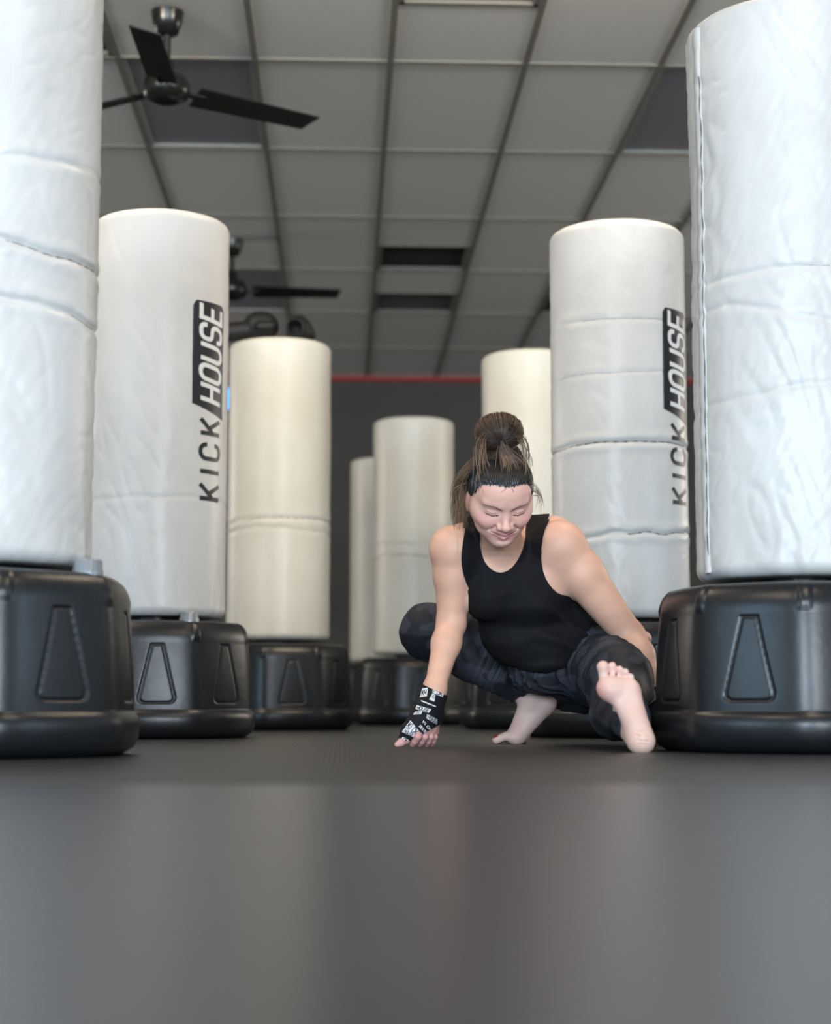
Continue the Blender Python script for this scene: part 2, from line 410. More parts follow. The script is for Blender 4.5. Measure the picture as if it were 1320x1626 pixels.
# --- lettering: strokes given in (along the word, letter height) units
def rr(x0, y0, x1, y1, r, a0, a1):
    """part of a rounded rectangle as a polyline; corners listed counter-clockwise from a0 to a1 of 0..4"""
    cs = [(x1 - r, y1 - r, 0), (x0 + r, y1 - r, 90), (x0 + r, y0 + r, 180), (x1 - r, y0 + r, 270)]
    P = []
    for k in range(a0, a1):
        cx, cy, a = cs[k % 4]
        for q in range(5):
            t = math.radians(a + q * 22.5); P.append((cx + r * math.cos(t), cy + r * math.sin(t)))
    return P
def glyph(ch, w):
    r = 0.27 * min(1, w / 0.6); w0 = w
    if ch == 'I': return [[(w0 / 2, 0), (w0 / 2, 1)]], False
    if ch == 'K': return [[(0, 0), (0, 1)], [(w0, 1), (0.06 * w0, 0.44)], [(w0 * .36, 0.60), (w0, 0)]], False
    if ch == 'H': return [[(0, 0), (0, 1)], [(w0, 0), (w0, 1)], [(0, 0.5), (w0, 0.5)]], False
    if ch == 'E': return [[(w0, 1), (0, 1), (0, 0), (w0, 0)], [(0, 0.5), (w0 * .85, 0.5)]], False
    if ch == 'U': return [[(0, 1)] + rr(0, 0, w0, 1, r, 2, 4) + [(w0, 1)]], False
    if ch == 'O': return [rr(0, 0, w0, 1, r, 0, 4)], True
    if ch == 'C': return [[(w0, 0.70)] + rr(0, 0, w0, 1, r, 0, 4)[0:20] + [(w0, 0.30)]], False
    if ch == 'S':
        up = rr(0, 0.5, w0, 1, r * .85, 0, 3); dn = rr(0, 0, w0, 0.5, r * .85, 0, 4)
        lo = rr(0, 0, w0, 0.5, r * .85, 2, 4)[::-1]
        return [[(w0, 0.74)] + up + [(w0 / 2, 0.5)] + rr(0, 0, w0, 0.5, r * .85, 0, 1)[::-1] + lo[0:10] + [(0, 0.26)]], False
    return [], False
def stroke_mesh(paths, hw, fmap, lift, close=False, slant=0.0, step=0.08):
    """flat ribbons for polylines, mapped by fmap(u, v, lift) onto a surface"""
    V = []; F = []
    for P in paths:
        P = [Vector((x, y)) for x, y in P]
        Q = []
        for a, b in zip(P, P[1:] + ([P[0]] if close else [])):
            n = max(1, int((b - a).length / step)); Q += [a.lerp(b, k / n) for k in range(n)]
        if not close:
            Q.append(P[-1])
        m = len(Q); b0 = len(V)
        for k in range(m):
            if close: t = Q[(k + 1) % m] - Q[k - 1]
            else: t = Q[min(k + 1, m - 1)] - Q[max(k - 1, 0)]
            if t.length < 1e-9: t = Vector((1, 0))
            t.normalize(); nn = Vector((-t.y, t.x)); p = Q[k]
            ext = Vector((0, 0))
            if not close and k == 0: ext = -t * hw * 0.0
            sc = 1.0
            if 0 < k < m - 1 or close:
                t1 = (Q[k] - Q[k - 1]).normalized(); t2 = (Q[(k + 1) % m] - Q[k]).normalized()
                c = max(0.5, math.sqrt(max(0, (1 + t1.dot(t2)) / 2))); sc = 1 / c
            for s in (-1, 1):
                q = p + nn * hw * s * sc + ext; q = Vector((q.x + slant * q.y, q.y))
                V.append(fmap(q.x, q.y, lift))
        for k in range(m if close else m - 1):
            a = b0 + 2 * k; c = b0 + 2 * ((k + 1) % m)
            F.append([a, a + 1, c + 1, c])
    return V, F
def letters(word, x, widths, gap, hw, fmap, lift, slant, scale, extend=True):
    """scale = (along, height)"""
    V = []; F = []
    for ch, w in zip(word, widths):
        paths, cl = glyph(ch, w)
        def fm(u, v, l, x=x): return fmap(x + u * scale[0], v * scale[1], l)
        ext = []
        for P in paths:
            P = list(P)
            if not cl and extend is True:
                pass
            ext.append(P)
        v, f = stroke_mesh(ext, hw, fm, lift, cl, slant)
        b = len(V); V += v; F += [[i + b for i in q] for q in f]
        x += (w + gap) * scale[0]
    return V, F
def punching_bag(loc, rz, seed, wr, creases, seams, label, nt=160, nz=260, vinyl=None, logo=False, base_rz=0.0, cap_k=0, flap=None, base_label=None, cap=True):
    r = empty('punching_bag', loc, rz)
    tag(r, label, 'punching bag', 'white free-standing punching bags on black bases')
    V, F = bag_skin(seed, wr, creases, nt, nz)
    cyl = link('bag_cover', mesh_np('bag_cover', V, F), vinyl or M_vinyl, r)
    MB().lathe([(0.10, 0.30), (0.10, Z_BOT + 0.003)], 24).build('neck', M_base, r, True, auto=1.0)
    for q, (ci, t0, t1, rad, ticks, solid) in enumerate(seams):
        sm = seam_line(seed, wr, creases, creases[ci], t0, t1, rad, ticks, solid)
        o = sm.build('stitched_crack', M_crack, cyl); o['label'] = 'dark stitched crack in the vinyl'
    if logo:
        th_mid, z0, sc_h = logo; lh = 0.108                # cap height of the letters, running around the bag
        def fmap(u, v, l):
            # u runs up the bag, v (letter height) runs to the left around it
            th = th_mid + (0.5 * lh - v) / R_BAG; z = z0 + u
            return pol(th, bag_radius(th, z, seed, wr, creases) + l, z)
        V1, F1 = letters('KICK', 0.0, (0.56, 0.12, 0.56, 0.56), 0.46, 0.085, fmap, 0.0012, 0.0, (0.081, lh * 0.86))
        o = link('lettering', mesh_py('lettering', V1, F1), M_print, cyl); o['label'] = 'thin black letters KICK running up the bag'
        # black box, slanted at its lower end, rounded at the top
        nb, mb_ = 46, 14; VV = []; FF = []; L0, L1 = 0.285, 0.645; hb = lh * 1.36; cr = 0.018
        for a in range(nb + 1):
            for b in range(mb_ + 1):
                v = -0.18 * lh + hb * b / mb_; ve = min(v + 0.18 * lh, hb - (v + 0.18 * lh))
                hi = L1 - (cr - math.sqrt(max(0, cr * cr - max(0, cr - ve) ** 2)))
                lo = L0 - 0.26 * (v - 0.5 * lh) * -1
                VV.append(fmap(lo + (hi - lo) * a / nb, v, 0.0012))
        for a in range(nb):
            for b in range(mb_):
                i = a * (mb_ + 1) + b; FF.append([i, i + 1, i + mb_ + 2, i + mb_ + 1])
        bx = link('logo_box', mesh_py('logo_box', VV, FF), M_print, cyl); bx['label'] = 'black box printed up the side of the bag'
        V2, F2 = letters('HOUSE', L0 + 0.028, (0.52,) * 5, 0.235, 0.082, fmap, 0.0026, 0.14, (0.088, lh * 0.90))
        V2 = V2
        o = link('lettering', mesh_py('lettering', V2, F2), M_white, cyl); o['label'] = 'bold white letters HOUSE in the black box'
    if flap:
        mb = MB(); th0 = flap; V = []; F = []; n = 150
        for k in range(n + 1):
            z = 0.40 + (1.68 - 0.40) * k / n
            wv = 0.016 * noise.noise(Vector((z * 6, 3.3, 1))) + 0.006 * noise.noise(Vector((z * 30, 1.3, 1)))
            for dt, l in ((-0.06, 0.0), (-0.055, 0.002), (-0.01, 0.004), (0.035, 0.005), (0.07, 0.003), (0.085, -0.001)):
                th = th0 + dt + wv * 1.2
                V.append(pol(th, bag_radius(th, z, seed, wr, creases) + l + 0.15 * abs(wv) * (l > 0), z))
        for k in range(n):
            for b in range(5): i = k * 6 + b; F.append([i, i + 1, i + 7, i + 6])
        o = link('seam_flap', mesh_py('seam_flap', V, F), M_vinyl, cyl)
        st = MB(); SP = []
        for k in range(60):
            
            z = 0.44 + k * 0.019; th = th0 + 0.075 + 0.016 * noise.noise(Vector((z * 6, 3.3, 1)))
            SP.append(pol(th, bag_radius(th, z, seed, wr, creases) + 0.0040, z))
        st.tube(SP, [0.0014 if k % 3 else 0.0004 for k in range(60)], 4)
        st.build('stitching', M_crack, o)
    # --- octagonal water base with triangular panels
    bs = base_mesh(); bs_o = link('base', bs, None, r); bs_o.rotation_euler = (0, 0, base_rz)
    if cap:
        a = base_rz + cap_k * math.pi / 4 + math.pi / 8; cx, cy = 0.262 * math.sin(a), -0.262 * math.cos(a)
        MB().lathe([(0.031, 0.363), (0.031, 0.374), (0.0285, 0.378), (0.0285, 0.392), (0.026, 0.396), (0.012, 0.397)], 48, (cx, cy, 0), lambda t: 1 + 0.03 * math.cos(16 * t)).build('filler_cap', M_cap, r, True, auto=0.9)['label'] = 'shiny grey ridged filler cap'
    return r
_bm = None
def base_mesh():
    global _bm
    if _bm: return _bm
    prof = [(0.270, 0.0), (0.300, 0.002), (0.322, 0.016), (0.331, 0.034), (0.333, 0.060), (0.331, 0.078), (0.325, 0.086), (0.3205, 0.089)]
    z = 0.092
    while z < 0.300: prof.append((0.3195 - 0.012 * ((z - 0.09) / 0.21) ** 1.6, z)); z += 0.0022
    for q in range(13):
        a = q / 12 * math.pi / 2; prof.append((0.2675 + 0.040 * math.cos(a), 0.302 + 0.066 * math.sin(a)))
    prof += [(0.250, 0.3690), (0.244, 0.366), (0.236, 0.366), (0.230, 0.370), (0.12, 0.376), (0.0, 0.377)]
    n = 512; V = []
    for r_, z in prof:
        for i in range(n):
            th = 2 * math.pi * i / n
            # rounded octagon
            s = 0.0
            for k in range(8):
                c = math.cos(th - k * math.pi / 4)
                if c > 0.6: s += c ** 26
            oc = s ** (-1 / 26.0); blend = 0.72 if z > 0.088 else 0.5
            if z > 0.366: blend *= max(0, (r_ - 0.2) / 0.07)
            rr_ = r_ * (1 + (oc * 0.985 - 1) * blend)
            if 0.092 < z < 0.33:
                phi = (th + math.pi / 8) % (math.pi / 4) - math.pi / 8
                u = abs(phi) * 0.31; t = (z - 0.110) / 0.185
                # rounded triangle: half width shrinks upward
                hw = 0.058 - 0.041 * t
                d1 = (u - hw) * 0.96; d2 = -(z - 0.112); d3 = z - 0.292
                m = max(d1, d2, d3)
                if d1 > -0.02 and d2 > -0.02: m = math.hypot(max(d1 + 0.02, 0), max(d2 + 0.02, 0)) - 0.02 if (d1 + 0.02 > 0 and d2 + 0.02 > 0) else m
                inside = 1 / (1 + math.exp(min(50, m / 0.0012)))
                rr_ -= 0.0012 * inside + 0.0042 * math.exp(-(m / 0.0027) ** 2)
            if z > 0.30:                                  # short channels over the corners of the shoulder
                phi = (th) % (math.pi / 4) - math.pi / 8
                if abs(phi) < 0.05: rr_ += 0.004 * (1 - (abs(phi) / 0.05) ** 4) * min(1, (z - 0.30) / 0.02) * (r_ > 0.25)
            V.append((rr_ * math.sin(th), -rr_ * math.cos(th), z))
    I = np.arange(n); J = (I + 1) % n
    F = np.concatenate([np.stack([k * n + I, k * n + J, (k + 1) * n + J, (k + 1) * n + I], 1) for k in range(len(prof) - 1)])
    _bm = mesh_np('base', np.array(V), F); _bm.materials.append(M_base)
    return _bm

def bx(px, Y, py=900): p = at(px, py, Y); return (p[0], Y, 0.0)
D = math.radians
# left foreground bag (A), lettered left bag (B), plain left bag (C), two farther ones (E, F), then the right row (G front, H lettered, I rear)
punching_bag(bx(-31, 3.58), 0, 1, 1.0, [(1.045, 0.010, -0.03, 0.006), (0.92, 0.008, -0.02, 0.005), (1.20, 0.01, 0.02, 0.003)],
             [(0, D(20), D(88), 0.0013, True, True), (1, D(60), D(88), 0.001, True, True)],
             'tall white punching bag cut by the left edge of the photo, nearest on the left', 192, 300, base_rz=D(43), cap_k=0)
punching_bag(bx(247, 5.61), 0, 2, 0.55, [(0.76, 0.006, 0.0, 0.001)], [(0, D(2), D(20), 0.0008, True, False)],
             'white punching bag on the left with black lettering up its right side', 192, 300, logo=(D(52.5), 0.765, 0), base_rz=D(8), cap_k=0)
punching_bag(bx(442, 7.53), 0, 3, 0.5, [(0.905, 0.008, 0.01, 0.003), (0.86, 0.010, 0.0, 0.002)], [(0, D(-60), D(80), 0.0016, True, True), (1, D(-20), D(85), 0.0010, True, True)],
             'cream punching bag between the lettered left bag and the dark gap, boxing gloves on top', 128, 160, vinyl=M_cream, base_rz=D(14), cap=False)
punching_bag(bx(657, 9.55), 0, 4, 0.5, [(0.99, 0.01, 0.0, 0.002), (0.92, 0.01, 0.0, 0.003)], [(0, D(-80), D(0), 0.0013, True, True), (1, D(-85), D(20), 0.0018, True, True)],
             'cream punching bag in the far middle, just left of the crouching person', 128, 140, vinyl=M_cream, base_rz=D(5), cap=False)
punching_bag(bx(612, 11.1), 0, 5, 0.4, [(0.9, 0.01, 0, 0.002)], [], 'farthest cream punching bag, half hidden behind the far middle bag', 96, 100, vinyl=M_cream, base_rz=D(20), cap=False)
punching_bag(bx(1266, 3.87), 0, 6, 1.25, [(1.07, 0.004, 0.01, 0.0025), (0.80, 0.01, 0.02, 0.0015), (0.95, 0.012, -0.05, 0.002)], [(0, D(-8), D(8), 0.0012, True, False)],
             'large white punching bag cut by the right edge of the photo, nearest on the right', 224, 340, base_rz=D(-35), cap=False, flap=D(-77))
punching_bag(bx(986, 5.66), 0, 7, 0.5, [(0.955, 0.005, 0.008, 0.004), (0.655, 0.022, 0.0, 0.004), (1.365, 0.003, 0.0, 0.001), (1.19, 0.006, 0.01, 0.001)],
             [(0, D(-85), D(62), 0.0019, True, True), (1, D(-5), D(80), 0.0015, True, True), (2, D(-40), D(70), 0.0014, True, False), (3, D(-70), D(30), 0.0010, True, False)],
             'white punching bag with black lettering standing behind the person on the right', 192, 300, logo=(D(49), 0.765, 0), base_rz=D(8), cap=False)
punching_bag(bx(846, 7.72), 0, 8, 0.5, [(0.9, 0.008, 0.01, 0.003)], [], 'cream punching bag behind the person, half hidden by the lettered right bag', 128, 140, vinyl=M_cream, base_rz=D(10), cap=False)
# ------------------------------------------------------------------ solid modelling with smooth unions (people, gloves)
F32 = np.float32
def smin(a, b, k):
    h = np.maximum(k - np.abs(a - b), 0) / k
    return np.minimum(a, b) - h * h * k * 0.25
def cap(a, b, ra, rb, k=0.02):
    a = np.array(a, F32); b = np.array(b, F32); L = np.linalg.norm(b - a)
    def f(P):
        pa = P - a; ba = b - a
        h = np.clip(pa @ ba / max(ba @ ba, 1e-9), 0, 1)
        return np.linalg.norm(pa - h[:, None] * ba, axis=1) - (ra + (rb - ra) * h)
    return dict(f=f, k=k, c=(a + b) / 2, r=L / 2 + max(ra, rb))
def ell(c, rad, k=0.02, M=None):
    c = np.array(c, F32); rad = np.array(rad, F32); M = None if M is None else np.array(M, F32)
    def f(P):
        q = P - c
        if M is not None: q = q @ M
        k0 = np.linalg.norm(q / rad, axis=1); k1 = np.linalg.norm(q / (rad * rad), axis=1)
        return k0 * (k0 - 1) / np.maximum(k1, 1e-6)
    return dict(f=f, k=k, c=c, r=float(max(rad)))
def sph(c, r, k=0.02): return ell(c, (r, r, r), k)
def cut(p, k=0.01): p = dict(p); p['k'] = k; p['neg'] = True; return p
def evalg(prims, P):
    d = np.full(len(P), 0.5, F32)
    lo, hi = P.min(0), P.max(0)
    for p in prims:
        near = np.clip(p['c'], lo, hi)
        if np.linalg.norm(near - p['c']) - p['r'] > 0.07: continue
        v = p['f'](P)
        if p.get('neg'): d = -smin(-d, v, p['k'])
        else: d = smin(d, v, p['k'])
    return d
def union_of(*groups):
    return lambda P: np.minimum.reduce([evalg(g, P) for g in groups])
def surface(f, lo, hi, h, project=True, B=8):
    """surface nets over a block-sparse grid"""
    lo = np.array(lo, float); hi = np.array(hi, float)
    nb = np.ceil((hi - lo) / h / B).astype(int) + 1
    n = nb * B + 1
    G = np.full(n, 0.5, F32)
    bi = np.stack(np.meshgrid(*[np.arange(k) for k in nb], indexing='ij'), -1).reshape(-1, 3)
    # coarse culling by super-blocks keeps evaluation local
    ctr = lo + (bi + 0.5) * B * h
    order = np.argsort((bi[:, 0] // 6) * 10000 + (bi[:, 1] // 6) * 100 + bi[:, 2] // 6, kind='stable')
    bi = bi[order]; ctr = ctr[order]; dv = np.empty(len(bi), F32)
    key = (bi // 6) @ np.array([10000, 100, 1]); st = np.concatenate([[0], np.nonzero(np.diff(key))[0] + 1, [len(bi)]])
    for a, b in zip(st[:-1], st[1:]): dv[a:b] = f(ctr[a:b].astype(F32))
    keep = np.abs(dv) < B * h * 0.9 * 1.5 + 0.006
    sgn = np.sign(dv) * 0.5
    r = np.arange(B + 1); off = np.stack(np.meshgrid(r, r, r, indexing='ij'), -1).reshape(-1, 3)
    for q in np.nonzero(~keep & (sgn < 0))[0]:
        x, y, z = bi[q] * B; G[x:x + B + 1, y:y + B + 1, z:z + B + 1] = -0.5
    kb = bi[keep]; key = (kb // 3) @ np.array([100000, 1000, 1]) if len(kb) else kb
    if len(kb):
        o2 = np.argsort(key, kind='stable'); kb = kb[o2]; key = key[o2]
        st = np.concatenate([[0], np.nonzero(np.diff(key))[0] + 1, [len(kb)]])
        for a, b in zip(st[:-1], st[1:]):
            idx = (kb[a:b, None, :] * B + off[None]).reshape(-1, 3)
            G[idx[:, 0], idx[:, 1], idx[:, 2]] = f((lo + idx * h).astype(F32))
    S = G < 0
    act = np.zeros(np.array(G.shape) - 1, bool)
    cs = [(i, j, k) for i in (0, 1) for j in (0, 1) for k in (0, 1)]
    sub = lambda A, o: A[o[0]:A.shape[0] - 1 + o[0], o[1]:A.shape[1] - 1 + o[1], o[2]:A.shape[2] - 1 + o[2]]
    cnt = np.zeros(act.shape, np.int8)
    for c in cs: cnt += sub(S, c)
    act = (cnt > 0) & (cnt < 8)
    ids = np.full(act.shape, -1, np.int32); A = np.argwhere(act); ids[act] = np.arange(len(A), dtype=np.int32)
    acc = np.zeros((len(A), 3)); num = np.zeros(len(A))
    for a in cs:
        for ax in range(3):
            if a[ax] == 1: continue
            b = list(a); b[ax] = 1
            va = G[tuple((A + a).T)]; vb = G[tuple((A + b).T)]
            m = (va < 0) != (vb < 0); t = np.where(m, va / np.where(m, va - vb, 1), 0)
            p = np.tile(np.array(a, float), (len(A), 1)); p[:, ax] += t
            acc += p * m[:, None]; num += m
    V = lo + (A + acc / num[:, None]) * h
    Fs = []
    for ax in range(3):
        o = [(1, 2), (2, 0), (0, 1)][ax]
        sl0 = [slice(1, -1)] * 3; sl0[ax] = slice(0, -1); sl1 = list(sl0); sl1[ax] = slice(1, None)
        a = S[tuple(sl0)]; b = S[tuple(sl1)]
        E = np.argwhere(a != b); 
        if not len(E): continue
        base = E.copy(); base[:, [k for k in range(3) if k != ax]] += 1
        inside = a[tuple(E.T)]
        def cid(d1, d2):
            c = base.copy(); c[:, o[0]] -= d1; c[:, o[1]] -= d2; return ids[tuple(c.T)]
        q = np.stack([cid(1, 1), cid(0, 1), cid(0, 0), cid(1, 0)], 1)
        q[~inside] = q[~inside][:, ::-1]; q = q[(q >= 0).all(1)]; Fs.append(q)
    F = np.concatenate(Fs)
    if project and len(V): V = newton(f, V, h)
    return V, F
def grad(f, V, e=0.0006):
    g = np.zeros((len(V), 3), F32)
    for a in range(3):
        d = np.zeros(3); d[a] = e
        g[:, a] = (chunked(f, V + d) - chunked(f, V - d)) / (2 * e)
    return g
def chunked(f, V, n=20000):
    V = V.astype(F32); out = np.empty(len(V), F32)
    key = (V / 0.05).astype(int) @ np.array([10000, 100, 1]); o = np.argsort(key, kind='stable')
    for a in range(0, len(V), n): out[o[a:a + n]] = f(V[o[a:a + n]])
    return out
def newton(f, V, h):
    for _ in range(1):
        d = chunked(f, V); g = grad(f, V); g2 = np.maximum((g * g).sum(1), 0.2)
        s = (d / g2)[:, None] * g; L = np.linalg.norm(s, axis=1); s *= np.minimum(1, 0.7 * h / np.maximum(L, 1e-9))[:, None]
        V = V - s
    return V
def cat_mesh(parts):
    V = []; F = []; n = 0
    for v, f in parts: V.append(v); F.append(f + n); n += len(v)
    return np.concatenate(V), np.concatenate(F)
def march(f, px, py, y0=3.4, y1=5.2):
    """point of the solid f first met from the tripod in direction (px, py), with its normal"""
    v = ray(px, py); t = y0 / v[1]; tm = y1 / v[1]
    while t < tm:
        p = CAMP + v * t; d = float(f(np.array([p], F32))[0])
        if d < 0.0004: return p, t
        t += max(0.0004, min(0.02, d * 0.6))
    return None, None
def poly_sd(P2, poly):
    """signed distance to a polygon, negative inside"""
    poly = np.array(poly, float); d = np.full(len(P2), 1e9); s = np.ones(len(P2))
    n = len(poly)
    for i in range(n):
        a, b = poly[i], poly[i - 1]; e = b - a; w = P2 - a
        t = np.clip((w @ e) / (e @ e), 0, 1); q = w - t[:, None] * e; d = np.minimum(d, (q * q).sum(1))
        c1 = P2[:, 1] >= a[1]; c2 = P2[:, 1] < b[1]; c3 = e[0] * w[:, 1] > e[1] * w[:, 0]
        fl = (c1 & c2 & c3) | (~c1 & ~c2 & ~c3); s[fl] *= -1
    return s * np.sqrt(d)
def chaikin(P, n=2):
    P = np.array(P, float)
    for _ in range(n):
        Q = np.roll(P, -1, 0); P = np.stack([P * .75 + Q * .25, P * .25 + Q * .75], 1).reshape(-1, 2)
    return P
def lerp3(a, b, t): return np.array(a) * (1 - t) + np.array(b) * t

# ------------------------------------------------------------------ the person: skeleton in room coordinates
RS, LS = at(719, 872, 4.33), at(889, 868, 4.36)
RE, LE = at(717, 990, 4.36), at(1000, 1010, 4.40)
RW, LW = at(690, 1096, 4.27), at(1037, 1100, 4.30)
NECK, CHEST = at(800, 890, 4.36), at(812, 940, 4.42)
BELLY, PELV = at(872, 1005, 4.53), at(922, 1048, 4.66)
RH, RK, RA = at(895, 1052, 4.66), at(681, 1003, 4.62), at(846, 1106, 4.60)
LH, LK, LA = at(948, 1056, 4.62), at(984, 1080, 4.20), at(1002, 1142, 3.83)
# head frame
HO = at(794, 790, 4.20)
ph, yw, ro = math.radians(36), math.radians(6), math.radians(-2)
# local axes: x to the right in the photo, y out of the face, z up through the crown
Rx = Matrix.Rotation(ph, 3, 'X')       # nod
M_head = Matrix(((1, 0, 0), (0, -1, 0), (0, 0, 1)))         # face towards -Y
M_head = Matrix.Rotation(yw, 3, 'Z') @ Matrix.Rotation(ro, 3, 'Y') @ Rx @ M_head
MH = np.array(M_head)
if MH[2, 1] > 0:
    M_head = Matrix.Rotation(yw, 3, 'Z') @ Matrix.Rotation(ro, 3, 'Y') @ Matrix.Rotation(-ph, 3, 'X') @ Matrix(((1, 0, 0), (0, -1, 0), (0, 0, 1)))
    MH = np.array(M_head)
HS = 1.02
def hw(p): return HO + MH @ (np.array(p, float) * HS)
def hl(P): return ((P - HO) @ MH) / HS
def hcap(a, b, ra, rb, k): return cap(hw(a), hw(b), ra * HS, rb * HS, k)
def hell(c, r, k): return ell(hw(c), np.array(r) * HS, k, MH)
head = [hell((0, -0.014, 0.028), (0.075, 0.096, 0.082), 0.02), hell((0, 0.016, -0.018), (0.068, 0.066, 0.068), 0.03),
        hell((0, 0.030, -0.054), (0.056, 0.048, 0.045), 0.025), hell((0, 0.055, -0.086), (0.025, 0.022, 0.019), 0.022),
        hell((0, 0.042, 0.040), (0.055, 0.040, 0.040), 0.03)]
for s in (-1, 1):
    head += [hell((s * 0.036, 0.058, -0.028), (0.026, 0.022, 0.019), 0.014),           # raised smiling cheek
             hell((s * 0.060, 0.025, -0.015), (0.014, 0.03, 0.022), 0.02),
             hcap((s * 0.014, 0.078, 0.022), (s * 0.048, 0.066, 0.026), 0.006, 0.004, 0.014),
             hell((s * 0.074, -0.008, -0.012), (0.010, 0.017, 0.030), 0.006),
             cut(hell((s * 0.031, 0.0885, 0.003), (0.019, 0.012, 0.011), 0.01), 0.010),
             hell((s * 0.031, 0.066, 0.001), (0.018, 0.0125, 0.0115), 0.003)]
    head += [cut(hcap((s * 0.020, 0.0775, -0.005), (s * 0.031, 0.0800, -0.0075), 0.0012, 0.0012, 0.002), 0.0015),
             cut(hcap((s * 0.031, 0.0800, -0.0075), (s * 0.045, 0.0735, -0.0035), 0.0012, 0.0012, 0.002), 0.0015)]
head += [hcap((0, 0.076, 0.004), (0, 0.094, -0.030), 0.0065, 0.0095, 0.010), hell((0, 0.097, -0.031), (0.0115, 0.010, 0.0095), 0.006),
         hell((-0.0130, 0.086, -0.0350), (0.0080, 0.010, 0.0070), 0.007), hell((0.0130, 0.086, -0.0350), (0.0080, 0.010, 0.0070), 0.007)]
for s in (-1, 1):
    head += [cut(hell((s * 0.0075, 0.092, -0.0425), (0.0042, 0.005, 0.003), 0.003), 0.002),
             cut(hcap((s * 0.024, 0.080, -0.036), (s * 0.034, 0.070, -0.047), 0.0012, 0.0010, 0.008), 0.012),
             hcap((s * 0.003, 0.0862, -0.0535), (s * 0.029, 0.0665, -0.0522), 0.0042, 0.0016, 0.005),
             hcap((0, 0.0808, -0.0685), (s * 0.025, 0.0695, -0.0590), 0.0046, 0.0020, 0.004),
             cut(hcap((0, 0.0910, -0.0608), (s * 0.030, 0.0745, -0.0535), 0.0036, 0.0016, 0.002), 0.0018)]
head += [cut(hcap((-0.014, 0.0800, -0.0780), (0.014, 0.0800, -0.0780), 0.003, 0.003, 0.005), 0.008)]
neckg = [cap(hw((0, -0.02, -0.045)), at(802, 892, 4.42), 0.050, 0.054, 0.03), cap(hw((0, -0.01, -0.06)), at(798, 905, 4.40), 0.040, 0.045, 0.03)]
torso = [cap(at(735, 858, 4.44), at(880, 850, 4.47), 0.046, 0.052, 0.05), cap(at(800, 870, 4.50), BELLY + [0, .02, .02], 0.07, 0.10, 0.05), ell(CHEST, (0.105, 0.085, 0.09), 0.05), cap(at(812, 925, 4.44), BELLY, 0.095, 0.112, 0.05), cap(BELLY, PELV, 0.112, 0.125, 0.05),
         cap(NECK + [0, .05, 0], RS + [.01, .03, .0], 0.044, 0.046, 0.04), cap(NECK + [0, .05, 0], LS + [-.01, .03, .0], 0.046, 0.054, 0.04),
         cap(at(780, 918, 4.37), at(850, 930, 4.39), 0.055, 0.062, 0.04), cap(RS, CHEST, 0.05, 0.06, 0.03), cap(LS, at(862, 940, 4.42), 0.058, 0.07, 0.03),
         ell(at(772, 950, 4.36), (0.052, 0.055, 0.05), 0.035), ell(at(845, 958, 4.38), (0.058, 0.058, 0.052), 0.035), cap(at(880, 915, 4.47), at(930, 1000, 4.6), 0.07, 0.10, 0.05)]
armR = [sph(RS, 0.052, 0.03), cap(RS, lerp3(RS, RE, .35), 0.050, 0.0455, 0.03), cap(lerp3(RS, RE, .35), RE, 0.0455, 0.035, 0.02),
        cap(RE, lerp3(RE, RW, .3), 0.035, 0.0355, 0.02), cap(lerp3(RE, RW, .3), RW, 0.0355, 0.0255, 0.02)]
armL = [sph(LS, 0.060, 0.03), cap(LS, lerp3(LS, LE, .3), 0.060, 0.058, 0.03), cap(lerp3(LS, LE, .3), LE, 0.058, 0.038, 0.02),
        cap(LE, lerp3(LE, LW, .35), 0.038, 0.042, 0.02), cap(lerp3(LE, LW, .35), LW, 0.042, 0.027, 0.02),
        sph(at(1022, 1015, 4.43), 0.022, 0.02)]
legR = [cap(RH, RK, 0.105, 0.066, 0.03), sph(RK, 0.071, 0.02), cap(RK, lerp3(RK, RA, .4), 0.060, 0.056, 0.02), cap(lerp3(RK, RA, .4), RA, 0.056, 0.032, 0.02)]
legL = [cap(LH, LK, 0.110, 0.074, 0.03), sph(LK, 0.070, 0.02), cap(LK - [0, 0, .030], lerp3(LK, LA, .40) - [.018, 0, .045], 0.062, 0.054, 0.03), cap(lerp3(LK, LA, .40) - [.018, 0, .045], LA, 0.054, 0.031, 0.02), cap(LK, LA, .055, .030, .03)]
# --- feet
def fp(px, py, Y): return at(px, py, Y)
footR = [cap(RA, fp(868, 1112, 4.60), 0.032, 0.027, 0.015), sph(fp(867, 1116, 4.60), 0.026, 0.012), cap(fp(862, 1122, 4.60), fp(826, 1168, 4.59), 0.028, 0.019, 0.02),
         cap(RA, fp(818, 1163, 4.60), 0.028, 0.018, 0.02), sph(atz(819, 1176, 4.59, 0.019), 0.018, 0.015)]
for q, (dx, dy, L, r) in enumerate(((0.0, 0.0, 0.052, 0.0115), (0.004, 0.020, 0.048, 0.0085), (0.010, 0.036, 0.042, 0.0078), (0.018, 0.050, 0.034, 0.0072), (0.027, 0.062, 0.026, 0.007))):
    b = atz(819, 1176, 4.585, 0.017) + np.array([dx, dy, 0]); m = b + np.array([-L * .5, 0, 0.004]); t = b + np.array([-L, 0, -0.017 + r])
    footR += [cap(b, m, 0.013 - 0.002 * (q > 0), r, 0.010 if q == 0 else .006), cap(m, t, r * .92, r, 0.004)]
footR += [cap(atz(819, 1176, 4.60, 0.019), atz(819, 1176, 4.60, 0.017) + [0.03, 0.06, 0], 0.017, 0.013, 0.02)]
def solep(px, py):                                   # the raised sole leans back a little from heel to toes
    t = (1196 - py) / 146.0
    return at(px, py, 3.735 + 0.050 * t)
